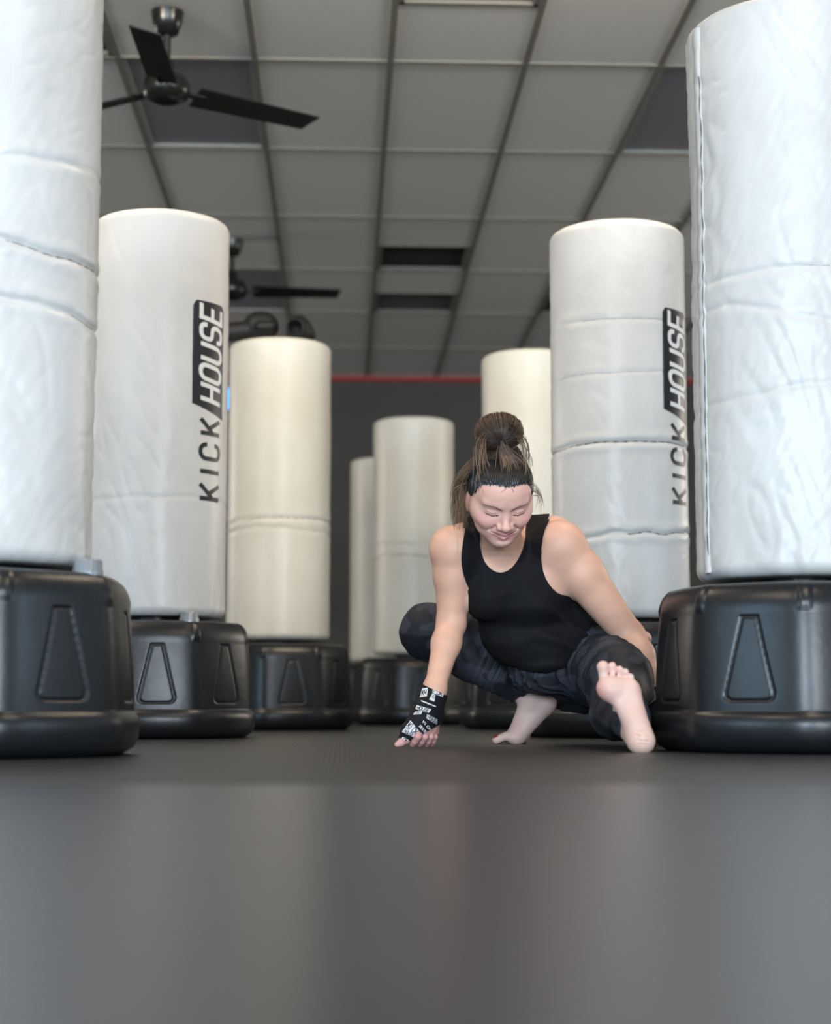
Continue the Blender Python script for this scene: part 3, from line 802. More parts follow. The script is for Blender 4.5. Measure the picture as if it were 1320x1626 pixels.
footL = [sph(solep(1018, 1176), 0.0265, 0.012), cap(solep(1018, 1176), solep(1005, 1140), 0.027, 0.021, 0.02), cap(solep(1014, 1160), solep(1004, 1105), 0.020, 0.019, 0.02),
         cap(solep(1000, 1140), solep(976, 1102), 0.016, 0.018, 0.02), cap(solep(1013, 1150), solep(1000, 1100), 0.017, 0.016, 0.02),
         sph(solep(967, 1092), 0.024, 0.02), cap(solep(967, 1094), solep(1000, 1090), 0.021, 0.018, 0.02), cap(solep(972, 1092), solep(995, 1094), 0.014, 0.0125, 0.012),
         cap(solep(1013, 1165) + [0, .04, 0], LA + [-.004, .02, 0.0], 0.028, 0.030, 0.03), cap(solep(992, 1110) + [0, .03, 0], LA + [-.002, .02, 0.0], 0.020, 0.028, 0.02)]
for (x0, y0, x1, y1, r) in ((959, 1079, 957, 1059, 0.0125), (973, 1076, 972, 1057.5, 0.0078), (984, 1076, 983.5, 1063, 0.0070), (993.5, 1079, 992.8, 1067, 0.0066), (1002, 1085, 1001, 1075, 0.0064)):
    a = solep(x0, y0); b = solep(x1, y1) + np.array([0, -0.006, 0])
    footL += [cap(a, b, r * .82, r, 0.004), sph(b + [0, -0.001, 0], r * 1.03, 0.004)]
for q in range(5):                                   # creases over the heel
    footL.append(cut(cap(solep(1000 + q * 1.0, 1188 - q * 7) + [0, -.0291, 0], solep(1036 - q, 1191 - q * 7) + [0, -.0291, 0], 0.0010, 0.0010, 0.002), 0.003))
# --- hands: palm, thumb and four fingers, each a chain of its own
def hand(parts): return [cap(a, b, ra, rb, k) for a, b, ra, rb, k in parts]
G_ = lambda px, Y, z: atz(px, 1180, Y, z)
kn = [at(668, 1160, 4.215), at(678, 1160, 4.235), at(686, 1160, 4.255), at(690, 1161, 4.278)]
palmR = hand([(RW, at(677, 1132, 4.25), 0.026, 0.026, .02), (RW + [0, .01, 0], at(688, 1135, 4.275), 0.022, 0.020, .02),
              (at(677, 1130, 4.245), kn[0], 0.022, 0.0155, .015), (at(682, 1130, 4.25), kn[1], 0.020, 0.014, .015), (at(686, 1130, 4.26), kn[2], 0.019, 0.013, .015), (at(688, 1132, 4.275), kn[3], 0.018, 0.012, .015),
              (at(672, 1128, 4.235), at(651, 1160, 4.215), 0.020, 0.0175, .02), (at(651, 1160, 4.215), G_(643, 4.215, 0.021), 0.0165, 0.0125, .012)])
tips = [G_(655.5, 4.215, 0.0075), G_(667, 4.235, 0.0075), G_(678, 4.255, 0.007), G_(686.5, 4.275, 0.007)]
fing = []
for q in range(4):
    r = (0.0088, 0.009, 0.0083, 0.0075)[q]; m = lerp3(kn[q], tips[q], 0.52) + np.array([0.0025, -0.022, 0.003]); 
    fing += [cap(kn[q], m, r * 1.05, r, 0.004), cap(m, lerp3(m, tips[q], .6) + np.array([0, -.003, 0]), r, r * .93, 0.002), cap(lerp3(m, tips[q], .6) + np.array([0, -.003, 0]), tips[q], r * .93, r * .82, 0.002)]
fing += hand([(G_(643, 4.215, 0.019), G_(637, 4.205, 0.0125), 0.0115, 0.0098, .006), (G_(637, 4.205, 0.0125), G_(631, 4.20, 0.0080), 0.0098, 0.0072, .003)])
handR = palmR + fing
LKc = at(1040, 1152, 4.27)
palmL = hand([(LW, at(1040, 1135, 4.29), 0.026, 0.024, .02), (at(1040, 1130, 4.29), at(1035, 1160, 4.27), 0.022, 0.016, .015), (at(1042, 1130, 4.29), at(1048, 1160, 4.27), 0.02, 0.016, .015)])
fl = []
for q in range(4):
    a = at(1034 + q * 6.0, 1160, 4.262 + .008 * q); t = G_(1036 + q * 5.5, 4.20 + .012 * q, 0.0075); m = lerp3(a, t, .5) + np.array([0.0, -0.012, 0.008])
    fl += [cap(a, m, 0.009, 0.0085, .004), cap(m, t, 0.0085, 0.007, .002)]
fl += hand([(at(1034, 1140, 4.30), G_(1030, 4.31, 0.02), 0.014, 0.010, .01), (G_(1030, 4.31, 0.02), G_(1026, 4.30, 0.008), 0.010, 0.0078, .003)])
handL = palmL + fl

upper = torso + neckg + head
g_body = [upper, armR + handR, armL + handL, legR + footR, legL + footL]
def join_arms(P):
    d = evalg(upper, P)
    d = smin(d, evalg(armR + handR, P), 0.022); d = smin(d, evalg(armL + handL, P), 0.022)
    e = smin(evalg(legR + footR, P), evalg(legL + footL, P), 0.01)
    return np.minimum(d, e) if True else d
body_f = join_arms

def in_box(V, F, lo, hi, keep_in=True):
    c = V[F].mean(1); m = ((c > lo) & (c < hi)).all(1)
    return F[m if keep_in else ~m]
zones = [  # fine zones: (lo, hi, voxel)
    (np.array(HO) - [.10, .14, .135], np.array(HO) + [.10, .14, .12], 0.0011),
    (np.array(at(660, 1150, 4.24)) - [.075, .09, .062], np.array(at(660, 1150, 4.24)) + [.07, .09, .055], 0.0013),
    (np.array(at(990, 1120, 3.75)) - [.075, .055, .125], np.array(at(990, 1120, 3.75)) + [.075, .045, .10], 0.0014),
    (np.array(at(825, 1150, 4.6)) - [.08, .08, .062], np.array(at(825, 1150, 4.6)) + [.10, .10, .075], 0.0016)]
parts = []
for lo, hi, h in zones:
    V, F = surface(body_f, lo - 4 * h, hi + 4 * h, h)
    parts.append((V, in_box(V, F, lo - 2 * h, hi + 2 * h)))
allp = np.array([p['c'] for g in g_body for p in g]); rr_max = 0.14
V, F = surface(body_f, (0.02, 3.66, -0.01), (0.95, 4.90, 0.78), 0.0032)
for lo, hi, h in zones: F = in_box(V, F, lo, hi, False)
parts.append((V, F))
V, F = cat_mesh(parts)
used, inv = np.unique(F, return_inverse=True); V = V[used]; F = inv.reshape(F.shape)

# --- skin colour by anatomy (cheeks, lips, brows, lash line, soles, nails)
def blob(Q, c, r): 
    d = np.linalg.norm((Q - np.array(c)) / np.array(r), axis=1); return np.clip(1.25 - d, 0, 1) ** 1.0
def mixc(col, c, w): return col * (1 - w[:, None]) + np.array(c, F32) * w[:, None]
def seg(Q, a, b):
    a = np.array(a); b = np.array(b); t = np.clip(((Q - a) @ (b - a)) / ((b - a) @ (b - a)), 0, 1)
    return np.linalg.norm(Q - (a + t[:, None] * (b - a)), axis=1)
SK = np.array((0.78, 0.46, 0.34), F32)
col = np.tile(SK, (len(V), 1))
nz = np.sin(V[:, 0] * 61 + 2 * np.sin(V[:, 2] * 47)) * np.sin(V[:, 1] * 53 + V[:, 2] * 71)
col *= (1 + 0.05 * nz)[:, None]
Q = hl(V); fr = Q[:, 1] > 0.02
nearh = (np.linalg.norm(Q, axis=1) < 0.14) & (Q[:, 2] > -0.125)
face = (nearh & fr).astype(F32) * np.clip((Q[:, 2] + 0.122) / .03, 0, 1).astype(F32)
PK = (0.86, 0.50, 0.44); col = mixc(col, PK, 0.6 * face * np.clip((Q[:, 1] - .02) / .02, 0, 1))
for s in (-1, 1): col = mixc(col, (0.78, 0.30, 0.29), 0.65 * face * np.clip(1.2 - np.linalg.norm((Q - [s * 0.042, 0.06, -0.024]) / [0.028, 0.03, 0.020], axis=1), 0, 1))
col = mixc(col, (0.76, 0.38, 0.34), 0.4 * face * blob(Q, (0, .1, -.033), (.016, .02, .012)))
# lips, mouth opening and teeth
lip = np.minimum.reduce([seg(Q, (s * 0.002, 0.0880, -0.0535), (s * 0.028, 0.070, -0.0520)) - 0.0038 for s in (-1, 1)] + [seg(Q, (0, 0.0815, -0.0685), (s * 0.024, 0.0715, -0.0590)) - 0.0050 for s in (-1, 1)])
col = mixc(col, (0.62, 0.22, 0.22), 0.75 * face * np.clip(1 - lip / 0.0012, 0, 1) * (lip < 0.0022))
mo = np.minimum.reduce([seg(Q[:, [0, 2]], (0, -0.0608), (s * 0.030, -0.0535)) for s in (-1, 1)])
col = mixc(col, (0.10, 0.025, 0.025), 0.85 * face * np.clip((0.0022 - 0.05 * np.abs(Q[:, 0]) - mo) / 0.0008, 0, 1))
col = mixc(col, (0.72, 0.68, 0.64), face * np.clip((0.0016 - mo) / .0006, 0, 1) * np.clip((0.0120 - np.abs(Q[:, 0])) / .002, 0, 1) * np.clip((Q[:, 2] + 0.0622) / .001, 0, 1))
for s in (-1, 1):
    br = np.minimum(seg(Q[:, [0, 2]], (s * 0.013, 0.012), (s * 0.030, 0.0215)) , seg(Q[:, [0, 2]], (s * 0.030, 0.0215), (s * 0.054, 0.0195)))
    w = 0.0021 - 0.0010 * np.clip((np.abs(Q[:, 0]) - 0.02) / 0.03, 0, 1)
    col = mixc(col, (0.11, 0.055, 0.042), 0.80 * face * np.clip((w - br) / 0.0012 + 0.6, 0, 1) * (br < w + .001))
    la = np.minimum(seg(Q[:, [0, 2]], (s * 0.018, -0.0045), (s * 0.031, -0.0078)), seg(Q[:, [0, 2]], (s * 0.031, -0.0078), (s * 0.047, -0.0030)))
    col = mixc(col, (0.035, 0.018, 0.015), 0.95 * face * (la < 0.0013))
    cr = np.minimum(seg(Q[:, [0, 2]], (s * 0.019, 0.0010), (s * 0.032, 0.0000)), seg(Q[:, [0, 2]], (s * 0.032, 0.0000), (s * 0.048, 0.0045)))
    col = mixc(col, (0.30, 0.12, 0.085), 0.75 * face * (cr < 0.0008))
ear = nearh & (np.abs(Q[:, 0]) > 0.068) & (np.abs(Q[:, 0]) < 0.088) & (np.abs(Q[:, 1] + .008) < .022) & (np.abs(Q[:, 2] + .012) < .036)
col[ear] = (0.72, 0.38, 0.30)
# hair-covered scalp is dark
def hairline(Q):
    y = Q[:, 1]; z = Q[:, 2]; x = np.abs(Q[:, 0])
    L = np.interp(y, [-0.12, -0.075, -0.03, 0.0, 0.018, 0.034, 0.055, 0.075], [-0.075, -0.065, -0.05, 0.018, 0.018, 0.048, 0.066, 0.072])
    return z - L
sc = nearh & (hairline(Q) > 0.002) & (np.abs(Q[:, 2]) < 0.2)
scalp = nearh & (hairline(Q) > 0.003); col[scalp & ~ear] = (0.03, 0.02, 0.018)
# feet and hands
sol = (V[:, 1] < 3.86) & (V[:, 2] < 0.20)
zpx = (V[:, 2] - 0.03) / 0.2
col[sol] = (0.78, 0.53, 0.45)
for (px, py, r, c, w) in ((957, 1058, .016, (0.74, .33, .30), .8), (972, 1056, .012, (0.74, .33, .30), .8), (984, 1063, .011, (.74, .33, .30), .8), (993, 1067, .010, (.74, .33, .30), .7),
                          (1001, 1074, .010, (.72, .36, .32), .7), (960, 1100, .026, (.72, .32, .27), .8), (985, 1092, .020, (.70, .36, .27), .6), (1006, 1100, .020, (.70, .34, .24), .6), (1012, 1140, .03, (.70, .37, .30), .5), (1020, 1180, .03, (.74, .48, .33), .5)):
    d = np.linalg.norm(V - solep(px, py), axis=1); col = mixc(col, c, w * sol * np.clip(1.4 - d / r, 0, 1))
hd = (np.linalg.norm(V - at(660, 1178, 4.22), axis=1) < 0.07) & (V[:, 2] < 0.085) & (V[:, 1] < 4.40); col[hd] = (0.70, 0.38, 0.36)
fr_ = np.clip((0.135 - np.linalg.norm(V - at(835, 1150, 4.60), axis=1)) / .05, 0, 1) * (V[:, 1] > 4.45); col = mixc(col, (0.70, 0.50, 0.44), fr_)
red = (0.30, 0.01, 0.02)
for q, (dx, dy, L, r) in enumerate(((0.0, 0.0, 0.052, 0.0115), (0.004, 0.020, 0.048, 0.0085), (0.010, 0.036, 0.042, 0.0078))):
    t = atz(819, 1176, 4.585, 0.017) + np.array([dx, dy, 0]) + np.array([-L - r * .3, 0, -0.017 + r * 1.9])
    col[np.linalg.norm(V - t, axis=1) < r * 0.85] = red
M_skin = mat('skin', (0.6, 0.35, 0.25), 0.45, spec=0.38, sss=0.25, vcol=True); bump(M_skin, 500, 0.12, 0.0006, 2)
person = empty('person', (PELV[0], PELV[1], 0.0))
tag(person, 'smiling person in black tank top and dark leggings crouching barefoot with both hands down', 'person')
def plink(name, V, F, m, colr=None, label=None):
    o = link(name, mesh_np(name, V - np.array(person.location), F, colr), m, person)
    if label: o['label'] = label
    return o
skin_o = plink('body', V, F, M_skin, col)
# smooth the shading normals across the seams by leaving the shared surface untouched

# --- clothes
def folds(P, s=1.0):
    x, y, z = P[:, 0], P[:, 1], P[:, 2]
    a = np.sin(38 * x + 62 * z + 2.5 * np.sin(21 * x - 17 * z + 9 * y)) * 0.5 + 0.5
    b = np.sin(70 * z - 44 * x + 30 * y + 2 * np.sin(33 * x + 12 * z)) * 0.5 + 0.5
    return s * (0.0024 * a ** 3 + 0.0018 * b ** 3)
def XZ(px, py, Y=4.36): p = at(px, py, Y); return (p[0], p[2])
POLY_ARML = [XZ(*q) for q in ((690, 780), (742, 800), (739, 830), (733, 858), (729, 885), (731, 908), (737, 926), (745, 940), (728, 945), (640, 950), (640, 780))]
POLY_ARMR = [XZ(*q) for q in ((884, 790), (879, 815), (864, 838), (857, 862), (856, 890), (861, 915), (872, 934), (887, 945), (903, 946), (915, 952), (1000, 960), (1000, 780))]
POLY_NECK = [XZ(*q) for q in ((744, 780), (757, 815), (757, 850), (760, 878), (770, 902), (790, 914), (810, 906), (826, 882), (836, 850), (842, 815), (848, 780))]
POLY_NECK = chaikin(POLY_NECK); POLY_ARML = chaikin(POLY_ARML, 1); POLY_ARMR = chaikin(POLY_ARMR, 1)
HEM = [XZ(*q) for q in ((600, 930), (724, 940), (748, 985), (768, 1022), (800, 1050), (838, 1064), (872, 1069), (915, 1054), (955, 1032), (990, 1008), (1060, 980), (1060, 1250), (600, 1250))]
shirt_p = [dict(p) for p in torso]
extra = [ell(at(850, 1025, 4.47), (0.120, 0.10, 0.062), 0.05), cap(at(905, 960, 4.52), at(962, 1010, 4.60), 0.055, 0.062, 0.04), cap(at(795, 1000, 4.44), at(860, 1040, 4.44), 0.045, 0.045, .04),
         cap(at(752, 850, 4.40), at(750, 835, 4.42), 0.02, 0.02, .02)]
def shirt_f(P):
    d = smin(smin(evalg(torso + neckg + extra, P), evalg(armR[:2], P), 0.022), evalg(armL[:2], P), 0.022) - 0.0045
    x, y, z = P[:, 0], P[:, 1], P[:, 2]
    low = np.clip((0.40 - z) / 0.10, 0, 1) * np.clip((x - 0.30) / 0.2, 0.25, 1)
    d = d - low * (0.0080 * (np.sin(95 * z + 30 * x + 3 * np.sin(16 * x + 8 * z)) * 0.5 + 0.5) ** 2) - folds(P, 0.6)
    P2 = np.stack([x, z], 1)
    d = np.maximum(d, -poly_sd(P2, POLY_ARML)); d = np.maximum(d, -poly_sd(P2, POLY_ARMR))
    front = y - 4.47
    d = np.maximum(d, -np.maximum(poly_sd(P2, POLY_NECK), front))
    d = np.maximum(d, -poly_sd(P2, HEM))
    return d.astype(F32)
V, F = surface(shirt_f, (0.18, 4.15, 0.10), (0.80, 4.90, 0.70), 0.0026)
M_shirt = mat('black_knit', (0.008, 0.008, 0.010), 0.8, spec=0.2); bump(M_shirt, 900, 0.2, 0.0004, 2, (1, 1, .3))
plink('tank_top', V, F, M_shirt)
extra_p = [cap(at(925, 1040, 4.66), at(960, 1050, 4.66), 0.122, 0.115, 0.04), ell(at(868, 1068, 4.50), (0.09, 0.075, 0.045), 0.04)]
def pants_f(P):
    n1 = np.array([0.83, 0.05, -0.55]); n1 /= np.linalg.norm(n1)
    a = np.maximum(evalg(legR, P), (P - at(826, 1103, 4.56)) @ n1 + 0.0045) if True else 0; b = evalg(legL + [cap(LA, solep(1006, 1148) + np.array([0, .055, 0]), .033, .028, .02)], P)
    thigh = evalg([legR[0]], P); a = smin(a, thigh, 0.002); c = evalg([cap(BELLY, PELV, 0.114, 0.128, 0.05)] + extra_p, P)
    d = smin(smin(a, c, 0.06), smin(b, c, 0.06), 0.015) - 0.0045 - folds(P, 1.0)
    # bunched rings at the hem of the bent leg and behind the straight knee
    for A, B, f0, f1, am in ((RK, RA, 0.45, 1.0, .0035), (LH, LK, 0.2, 1.1, .0045)):
        ax = (B - A); L = np.linalg.norm(ax); t = ((P - A) @ (ax / L)).astype(F32) / L
        w = np.clip((t - f0) / .15, 0, 1) * np.clip((f1 - t) / .1, 0, 1)
        d = d - w * am * (np.sin(t * L * 260 + 6 * P[:, 0] * 12) * .5 + .5) ** 2
    n2 = (LA - LK) / np.linalg.norm(LA - LK); d = np.maximum(d, (P - (LA + n2 * 0.050)) @ n2)
    d = np.maximum(d, -P[:, 2] + 0.001)
    d = np.maximum(d, -(shirt_f(P) + 0.0015))
    return d.astype(F32)
V, F = surface(pants_f, (0.10, 3.72, -0.01), (0.92, 4.90, 0.42), 0.0028)
M_pants = mat('dark_camo_knit', (0.02, 0.022, 0.03), 0.62, spec=0.35)
cr = mottle(M_pants, (0.012, 0.014, 0.021), (0.032, 0.036, 0.052), 16, 0.485, 0.515, (1, 1, 1.4), 1); bump(M_pants, 900, 0.2, 0.0004, 2)
plink('leggings', V, F, M_pants, label='dark navy camouflage leggings')

# --- hand wraps with printed patches
wrapR_prims = [cap(lerp3(RE, RW, .93), RW, 0.0285, 0.0275, 0.01)] + palmR
WR0 = RW + (RE - RW) / np.linalg.norm(RE - RW) * 0.004
def wrap_f(prims, top, nrm, mid, amp=0.0010, zcut=0.0, keep=()):
    def f(P):
        d = evalg(prims, P) - 0.0028
        t = (P - top) @ nrm
        d = d - amp * (np.sin(t * 420 + 40 * P[:, 0]) * .5 + .5)
        d = np.maximum(d, -t)
        for c, n in keep: d = np.maximum(d, (P - c) @ n)
        return d.astype(F32)
    return f
nR = (at(672, 1140, 4.24) - RW); nR = nR / np.linalg.norm(nR)
nRt = np.array([-0.42, 0.05, -0.90]); nRt /= np.linalg.norm(nRt)
wrapR = wrap_f(wrapR_prims, at(691, 1096, 4.24), nRt, None, keep=((np.array([0, 0, 0.0175]), np.array([0, 0, -1.0])),
        (at(684, 1159, 4.24), np.array([0.50, -0.05, -0.86]))))
c0 = np.array(at(665, 1140, 4.24)); V, F = surface(wrapR, c0 - [.09, .09, .11], c0 + [.09, .09, .11], 0.0013)
M_wrap = mat('black_wrap', (0.010, 0.011, 0.015), 0.75, spec=0.25)
wrap_o = plink('hand_wrap', V, F, M_wrap, label='black printed wrap around the hand beside the bent knee')
wrapL_prims = [cap(lerp3(LE, LW, .9), LW, 0.032, 0.029, 0.01)] + palmL
nL = np.array([0.15, 0.05, -1.0]); nL /= np.linalg.norm(nL)
wrapL = wrap_f(wrapL_prims, at(1036, 1091, 4.27), nL, None)
c0 = np.array(at(1038, 1130, 4.29)); V, F = surface(wrapL, c0 - [.08, .09, .10], c0 + [.08, .09, .10], 0.0018)
wrap_l = plink('hand_wrap', V, F, M_wrap, label='black printed wrap around the hand behind the bag base')
def patch(f, corners, word_rows, parent, name, n=7, lift=0.0006, border=False):
    """printed white patch: quad of corner directions laid onto the cloth, with black letters"""
    c = [np.array(q, float) for q in corners]                    # tl, tr, br, bl
    def uv(u, v): return (c[0] * (1 - u) + c[1] * u) * (1 - v) + (c[3] * (1 - u) + c[2] * u) * v
    cache = {}
    def hit(u, v, l):
        p = uv(u, v); h, t = march(f, *p)
        if h is None: return None
        g = grad(f, np.array([h]), 0.0008)[0]; g = g / max(np.linalg.norm(g), 1e-6)
        return h + g * l - np.array(person.location)
    V = []; F = []; ok = {}
    for a in range(n + 1):
        for b in range(n + 1):
            p = hit(a / n, b / n, lift)
            if p is not None: ok[(a, b)] = len(V); V.append(p)
    for a in range(n):
        for b in range(n):
            q = [(a, b), (a, b + 1), (a + 1, b + 1), (a + 1, b)]
            if all(k in ok for k in q):
                pts = [V[ok[k]] for k in q]
                if max(np.linalg.norm(pts[0] - pts[2]), np.linalg.norm(pts[1] - pts[3])) < 0.012: F.append([ok[k] for k in q])
    if not F: return
    if name: o = link('printed_patch', mesh_py('printed_patch', V, F), M_white, parent)
    else: o = parent
    VV = []; FF = []
    for word, u0, u1, v0, v1 in word_rows:
        k = len(word); wd = (u1 - u0) / k
        for i, ch in enumerate(word):
            w_ = 0.62 if ch != 'I' else 0.12; paths, cl = glyph(ch, w_)
            def fm(u, v, l): 
                q = hit(u0 + (i + 0.12 + 0.76 * u / 0.62) * wd, v1 + (v0 - v1) * v, l); return Vector(q) if q is not None else None
            v, f_ = stroke_mesh(paths, 0.10, fm, lift + 0.0005, cl, 0.0, 0.25)
            b = len(VV)
            bad = [x is None for x in v]; v = [x if x is not None else Vector((0, 0, 0)) for x in v]
            for q in f_:
                if any(bad[z] for z in q): continue
                if (v[q[0]] - v[q[2]]).length > 0.01: continue
                FF.append([z + b for z in q])
            VV += v
    if FF:
        link('print_letters', mesh_py('print_letters', VV, FF), M_print if name else M_white, o)
patch(wrapR, ((671, 1093), (680, 1092), (678, 1106), (667, 1107.5)), [('KH', .15, .85, .2, .8)], wrap_o, 'a')
patch(wrapR, ((688, 1091), (705, 1100), (703, 1107), (687, 1100)), [('ICK', .06, .94, .12, .88)], wrap_o, 'a')
patch(wrapR, ((687, 1101), (691.5, 1103.5), (690, 1114.5), (681.5, 1111)), [('HO', .15, .9, .1, .6)], wrap_o, 'a')
patch(wrapR, ((669, 1112), (692, 1121), (692, 1123), (669, 1114)), [], wrap_o, 'a')
patch(wrapR, ((662, 1120), (685, 1126), (681, 1132), (660, 1126)), [('HOUSE', .08, .94, .12, .88)], wrap_o, 'a')
patch(wrapR, ((660, 1130), (671, 1129.5), (669, 1134), (656, 1135)), [('OU', .2, .8, .2, .8)], wrap_o, 'a')
patch(wrapR, ((678.5, 1134), (694.5, 1142), (693.5, 1150.5), (677, 1140.5)), [('HOUS', .08, .95, .12, .88)], wrap_o, 'a')
patch(wrapR, ((652, 1144), (666.5, 1162.5), (656, 1170), (638.5, 1162)), [('KICK', .06, .94, .05, .60), ('HOUSE', .12, .90, .68, .95)], wrap_o, 'a')
patch(wrapR, ((668, 1151), (678, 1162), (674, 1164), (665.5, 1154)), [('HOU', .08, .95, .1, .9)], wrap_o, 'a')
patch(wrapR, ((672, 1142), (687, 1160), (682.5, 1161.5), (670, 1147)), [('KICK', .05, .95, .1, .9)], wrap_o, None)
patch(wrapR, ((640, 1170), (653, 1177), (647.5, 1181), (637, 1174)), [('OU', .15, .85, .15, .85)], wrap_o, 'a')
patch(wrapL, ((1027.5, 1098), (1040, 1095), (1042, 1110), (1032, 1119)), [('HOUSE', .08, .92, .1, .46), ('KICK', .12, .9, .52, .92)], wrap_l, 'a')

# --- hair: dark cap swept up into a bun, loose lighter strands
hair_g = [hell((0, -0.014, 0.030), (0.0785, 0.0995, 0.0850), 0.02), hell((0, 0.036, 0.046), (0.0565, 0.040, 0.042), 0.03), hell((0, -0.05, 0.09), (0.045, 0.05, 0.04), 0.04)]
def hair_f(P):
    d = evalg(hair_g, P); Q = hl(P)
    jag = 0.0030 * np.sin(Q[:, 0] * 420 + 3 * np.sin(Q[:, 0] * 150)) + 0.002 * np.sin(Q[:, 0] * 900 + Q[:, 1] * 500)
    ang = np.arctan2(Q[:, 0], Q[:, 1] + 0.03)
    d = d - 0.0008 * np.sin(ang * 110)
    wd = 0.004 * np.exp(-((Q[:, 0] - 0.004) / 0.012) ** 2)
    hlv = hairline(Q) - 0.007 + 2 * jag + wd
    d = np.maximum(d, -hlv)
    return d.astype(F32)
c0 = hw((0, -.01, .04)); V, F = surface(hair_f, c0 - .14, c0 + .14, 0.0016)
M_hair = mat('hair', (0.02, 0.015, 0.012), 0.38, spec=0.5, vcol=True)
M_hair.node_tree.nodes['Principled BSDF'].inputs['Anisotropic'].default_value = 0.4
Qc = hl(V); t = np.clip((Qc[:, 2] - 0.095) / 0.03, 0, 1)
nzc = (np.sin(np.arctan2(Qc[:, 0], Qc[:, 1] + 0.03) * 90) * .5 + .5)
hc = np.array((0.012, 0.010, 0.010)) * (1 - t[:, None]) + np.array((0.05, 0.03, 0.02)) * t[:, None] * (0.5 + nzc[:, None])
hair_o = plink('hair', V, F, M_hair, hc, 'dark hair swept up into a bun')
rnd = random.Random(5)
SV, SF, SC = [], [], []
def strand(pts, r, c0, c1, n=3, cp=1):
    b = len(SV); m = len(pts)
    pts = [np.array(p) for p in pts]
    for j in range(m):
        t = pts[min(j + 1, m - 1)] - pts[max(j - 1, 0)]; t = t / max(np.linalg.norm(t), 1e-9)
        u = np.cross(t, (0.3, 0.2, 0.93)); u /= max(np.linalg.norm(u), 1e-6); w = np.cross(t, u)
        s = j / (m - 1); rr2 = r * (1 - 0.75 * s ** 3)
        for i in range(n):
            a = 2 * math.pi * i / n; SV.append(pts[j] + (u * math.cos(a) + w * math.sin(a)) * rr2); SC.append(np.array(c0) * (1 - s ** cp) + np.array(c1) * s ** cp)
    for j in range(m - 1):
        for i in range(n):
            k = (i + 1) % n; SF.append((b + j * n + i, b + j * n + k, b + (j + 1) * n + k, b + (j + 1) * n + i))
def bez(a, b, c, d, n=12):
    return [((1 - t) ** 3) * np.array(a) + 3 * (1 - t) ** 2 * t * np.array(b) + 3 * (1 - t) * t * t * np.array(c) + t ** 3 * np.array(d) for t in np.linspace(0, 1, n)]
def J(s): return np.array([rnd.gauss(0, s), rnd.gauss(0, s), rnd.gauss(0, s)])
BUN = np.array((-0.004, -0.048, 0.156))
def flush(name, label):
    global SV, SF, SC
    o = plink(name, np.array(SV), np.array(SF), M_hair, np.array(SC), label); SV, SF, SC = [], [], []
    return o
DK, BR, GD = (0.010, 0.009, 0.010), (0.115, 0.066, 0.044), (0.46, 0.30, 0.18)
# strands on the scalp from the hairline back to the bun
def scalp_pt(x, y, z):
    q = np.array((x, y + 0.014, z - 0.030)) / np.array((0.0795, 0.1015, 0.0865)); L = np.linalg.norm(q)
    return np.array((x, y + 0.014, z - 0.030)) / L + np.array((0, -0.014, 0.030))
for k in range(1300):
    a = rnd.uniform(-2.3, 2.3); y = -0.014 + 0.10 * math.cos(a); x = 0.083 * math.sin(a)
    L = np.interp(y, [-0.12, -0.075, -0.03, 0.0, 0.018, 0.034, 0.055, 0.075], [-0.075, -0.065, -0.05, 0.018, 0.018, 0.048, 0.066, 0.072]) + rnd.gauss(-0.001, 0.004)
    P0 = np.array((x * (0.80 if L > .03 else 1), y * 0.85 if L > .05 else y, max(L, -0.06)))
    pts = []
    T = BUN + np.array((0, 0.0, -0.055))
    for q in range(11):
        s = q / 10; p = P0 * (1 - s) + T * s
        pts.append(hw(scalp_pt(*p) * (1 + 0.012 * rnd.random() + 0.004) if s < .93 else scalp_pt(*p) * 1.03))
    c1 = BR if rnd.random() < .6 else (0.03, .02, .015)
    strand(pts, rnd.uniform(0.0006, 0.0012), DK, c1, 3, 7)
for k in range(420):                                  # fine short hairs that soften the hairline
    a = rnd.uniform(-1.25, 1.25); y = -0.014 + 0.10 * math.cos(a); x = 0.083 * math.sin(a) * .82
    L = np.interp(y, [-0.03, 0.0, 0.018, 0.034, 0.055, 0.075], [-0.05, 0.018, 0.018, 0.048, 0.066, 0.072]) - abs(rnd.gauss(0.004, 0.004))
    A = np.array((x, y * .85, L)); B = A + np.array((rnd.gauss(0, .003), -.006, 0.022)); Mp = (A + B) / 2
    strand([hw(scalp_pt(*q) * e) for q, e in ((B, 1.006), (Mp, 1.006), (A, 1.001))], rnd.uniform(.0003, .0006), DK, (0.06, 0.035, 0.03))
flush('hair_strands', 'dark wet strands combed up from the forehead')
